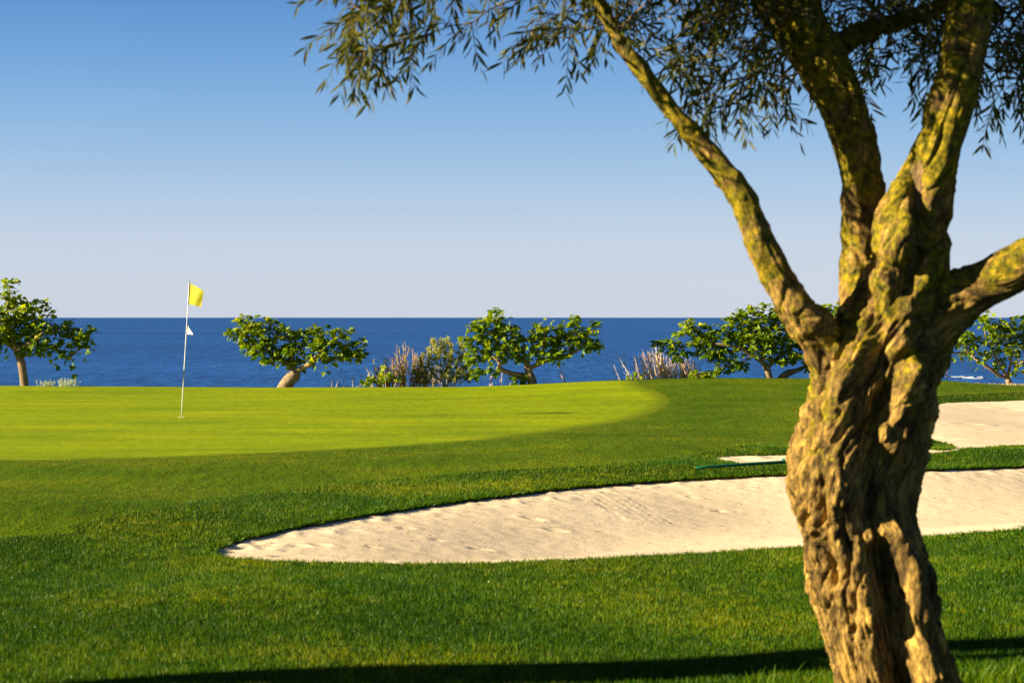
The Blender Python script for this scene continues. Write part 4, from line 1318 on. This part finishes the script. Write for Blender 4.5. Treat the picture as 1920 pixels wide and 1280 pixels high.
# ------------------------------------------------------------ second olive, outside the frame at the left; its bole throws the long shadow on the near grass
def olive_left():
    x0, y0 = -3.65, 8.30
    rt = root("olive_tree", (x0, y0, float(Hs(x0, y0))), "slender olive tree standing just left of the view, shading the near grass", "tree", "olive trees")
    sk = Skel()
    tr = [(x0 - .05, 8.08, -.25, .26), (x0, 8.10, .05, .21), (x0 + .03, 8.2, .45, .16), (x0 + .03, 8.38, .75, .13), (x0, 8.36, 1.0, .15), (x0 - .05, 8.17, 1.5, .15), (x0 - .1, 8.21, 1.9, .17), (x0 - .2, 8.34, 2.4, .16), (x0 - .4, 8.45, 2.9, .12)]
    s = sk.limb(tr, -1, grow_from=30, sub=5)
    e = s[-1]
    k_ = s[15]; p = sk.p[k_]
    sk.limb([(*p, .11), (p[0] - .05, p[1] - .24, p[2] + .35, .14), (p[0] - .05, p[1] - .42, p[2] + .75, .13), (p[0] - .3, p[1] - .5, p[2] + 1.3, .08), (p[0] - .7, p[1] - .4, p[2] + 1.9, .05)], k_, grow_from=30, sub=4)
    for (dx, dy, dz) in ((-.9, .5, .9), (-.3, .8, .9), (-.6, .2, 1.0)):
        p = sk.p[e]
        sk.limb([(*p, .09), (p[0] + dx * .5, p[1] + dy * .5, p[2] + dz * .5, .07), (p[0] + dx, p[1] + dy, p[2] + dz, .045)], e, grow_from=0, sub=4)
    olive_crown(rt, sk, [(420, (x0 - 1.3, y0 + 1.1, 4.3), (1.15, 1.0, .9))], None)
olive_left()

# taller tufts close to the camera
def tufts():
    rng = np.random.default_rng(3)
    V = []; T = []; ti = []
    spots = [(X, Y) for X, Y in [(1800, 1290), (1830, 1300), (1850, 1285), (1880, 1295), (1905, 1290), (1790, 1310), (1465, 1300), (1450, 1310), (1480, 1315), (1290, 1320), (1200, 1330), (1240, 1325), (1330, 1330), (900, 1335), (1560, 1310), (1760, 1320), (1930, 1300), (1540, 1330), (610, 1340), (1020, 1340), (740, 1345), (300, 1345), (120, 1345), (870, 1125), (940, 1215)]]
    for (X, Y) in spots:
        x, y = unproj(X, Y)
        for _ in range(46 if Y > 1250 else 6):
            px_, py_ = x + rng.normal(0, .07), y + rng.normal(0, .07)
            z = float(Hs(px_, py_)); L = rng.uniform(.05, .145) if X > 1400 else rng.uniform(.04, .09); a = rng.uniform(0, 6.28); le = rng.uniform(.1, .6)
            w = rng.uniform(.002, .0035); wx, wy = -math.sin(a + 1) * w, math.cos(a + 1) * w
            b = len(V)
            for k, (t, wk) in enumerate(((0, 1), (.5, .8), (.85, .4))):
                ox = math.cos(a) * L * le * t * t; oy = math.sin(a) * L * le * t * t; oz = L * t * (1 - .2 * le * t)
                V += [(px_ + ox - wx * wk, py_ + oy - wy * wk, z + oz), (px_ + ox + wx * wk, py_ + oy + wy * wk, z + oz)]
            V.append((px_ + math.cos(a) * L * le, py_ + math.sin(a) * L * le, z + L * (1 - .25 * le)))
            T += [(b, b + 1, b + 3), (b, b + 3, b + 2), (b + 2, b + 3, b + 5), (b + 2, b + 5, b + 4), (b + 4, b + 5, b + 6)]
            ti += [rng.random() * .5 + .25] * 7
    o = mesh_np("tall_grass", np.array(V), np.array(T), M['blade'], attrs={"tint": ti}, smooth=False)
    tag(o, "taller grass tufts close to the camera at the bottom edge", "grass", kind="stuff")
tufts()

def specks():  # small pale leaf-shaped bits strewn at random over the near rough
    rng = np.random.default_rng(12)
    n = 110
    y = rng.uniform(8.4, 13, n); x = rng.uniform(-1, 1, n) * (.27 * y)
    k = reg_rough(x, y); x, y = x[k], y[k]; n = len(x)
    pos = np.c_[x, y, Hs(x, y) + .018]
    V, T = scatter(OLV * [3.5, 1, 1], OLV_T, pos, rng.normal(0, 1, (n, 3)) * [1, 1, .3], rng.normal(0, .5, (n, 3)) + [-.6, -.5, .6], rng.uniform(.005, .010, n))
    o = mesh_np("pale_specks", V, T, M['grey_leaf'], attrs={"tint": np.repeat(rng.random(n), len(OLV))}, smooth=False)
    tag(o, "tiny pale specks scattered over the near grass", "petals", kind="stuff")
specks()
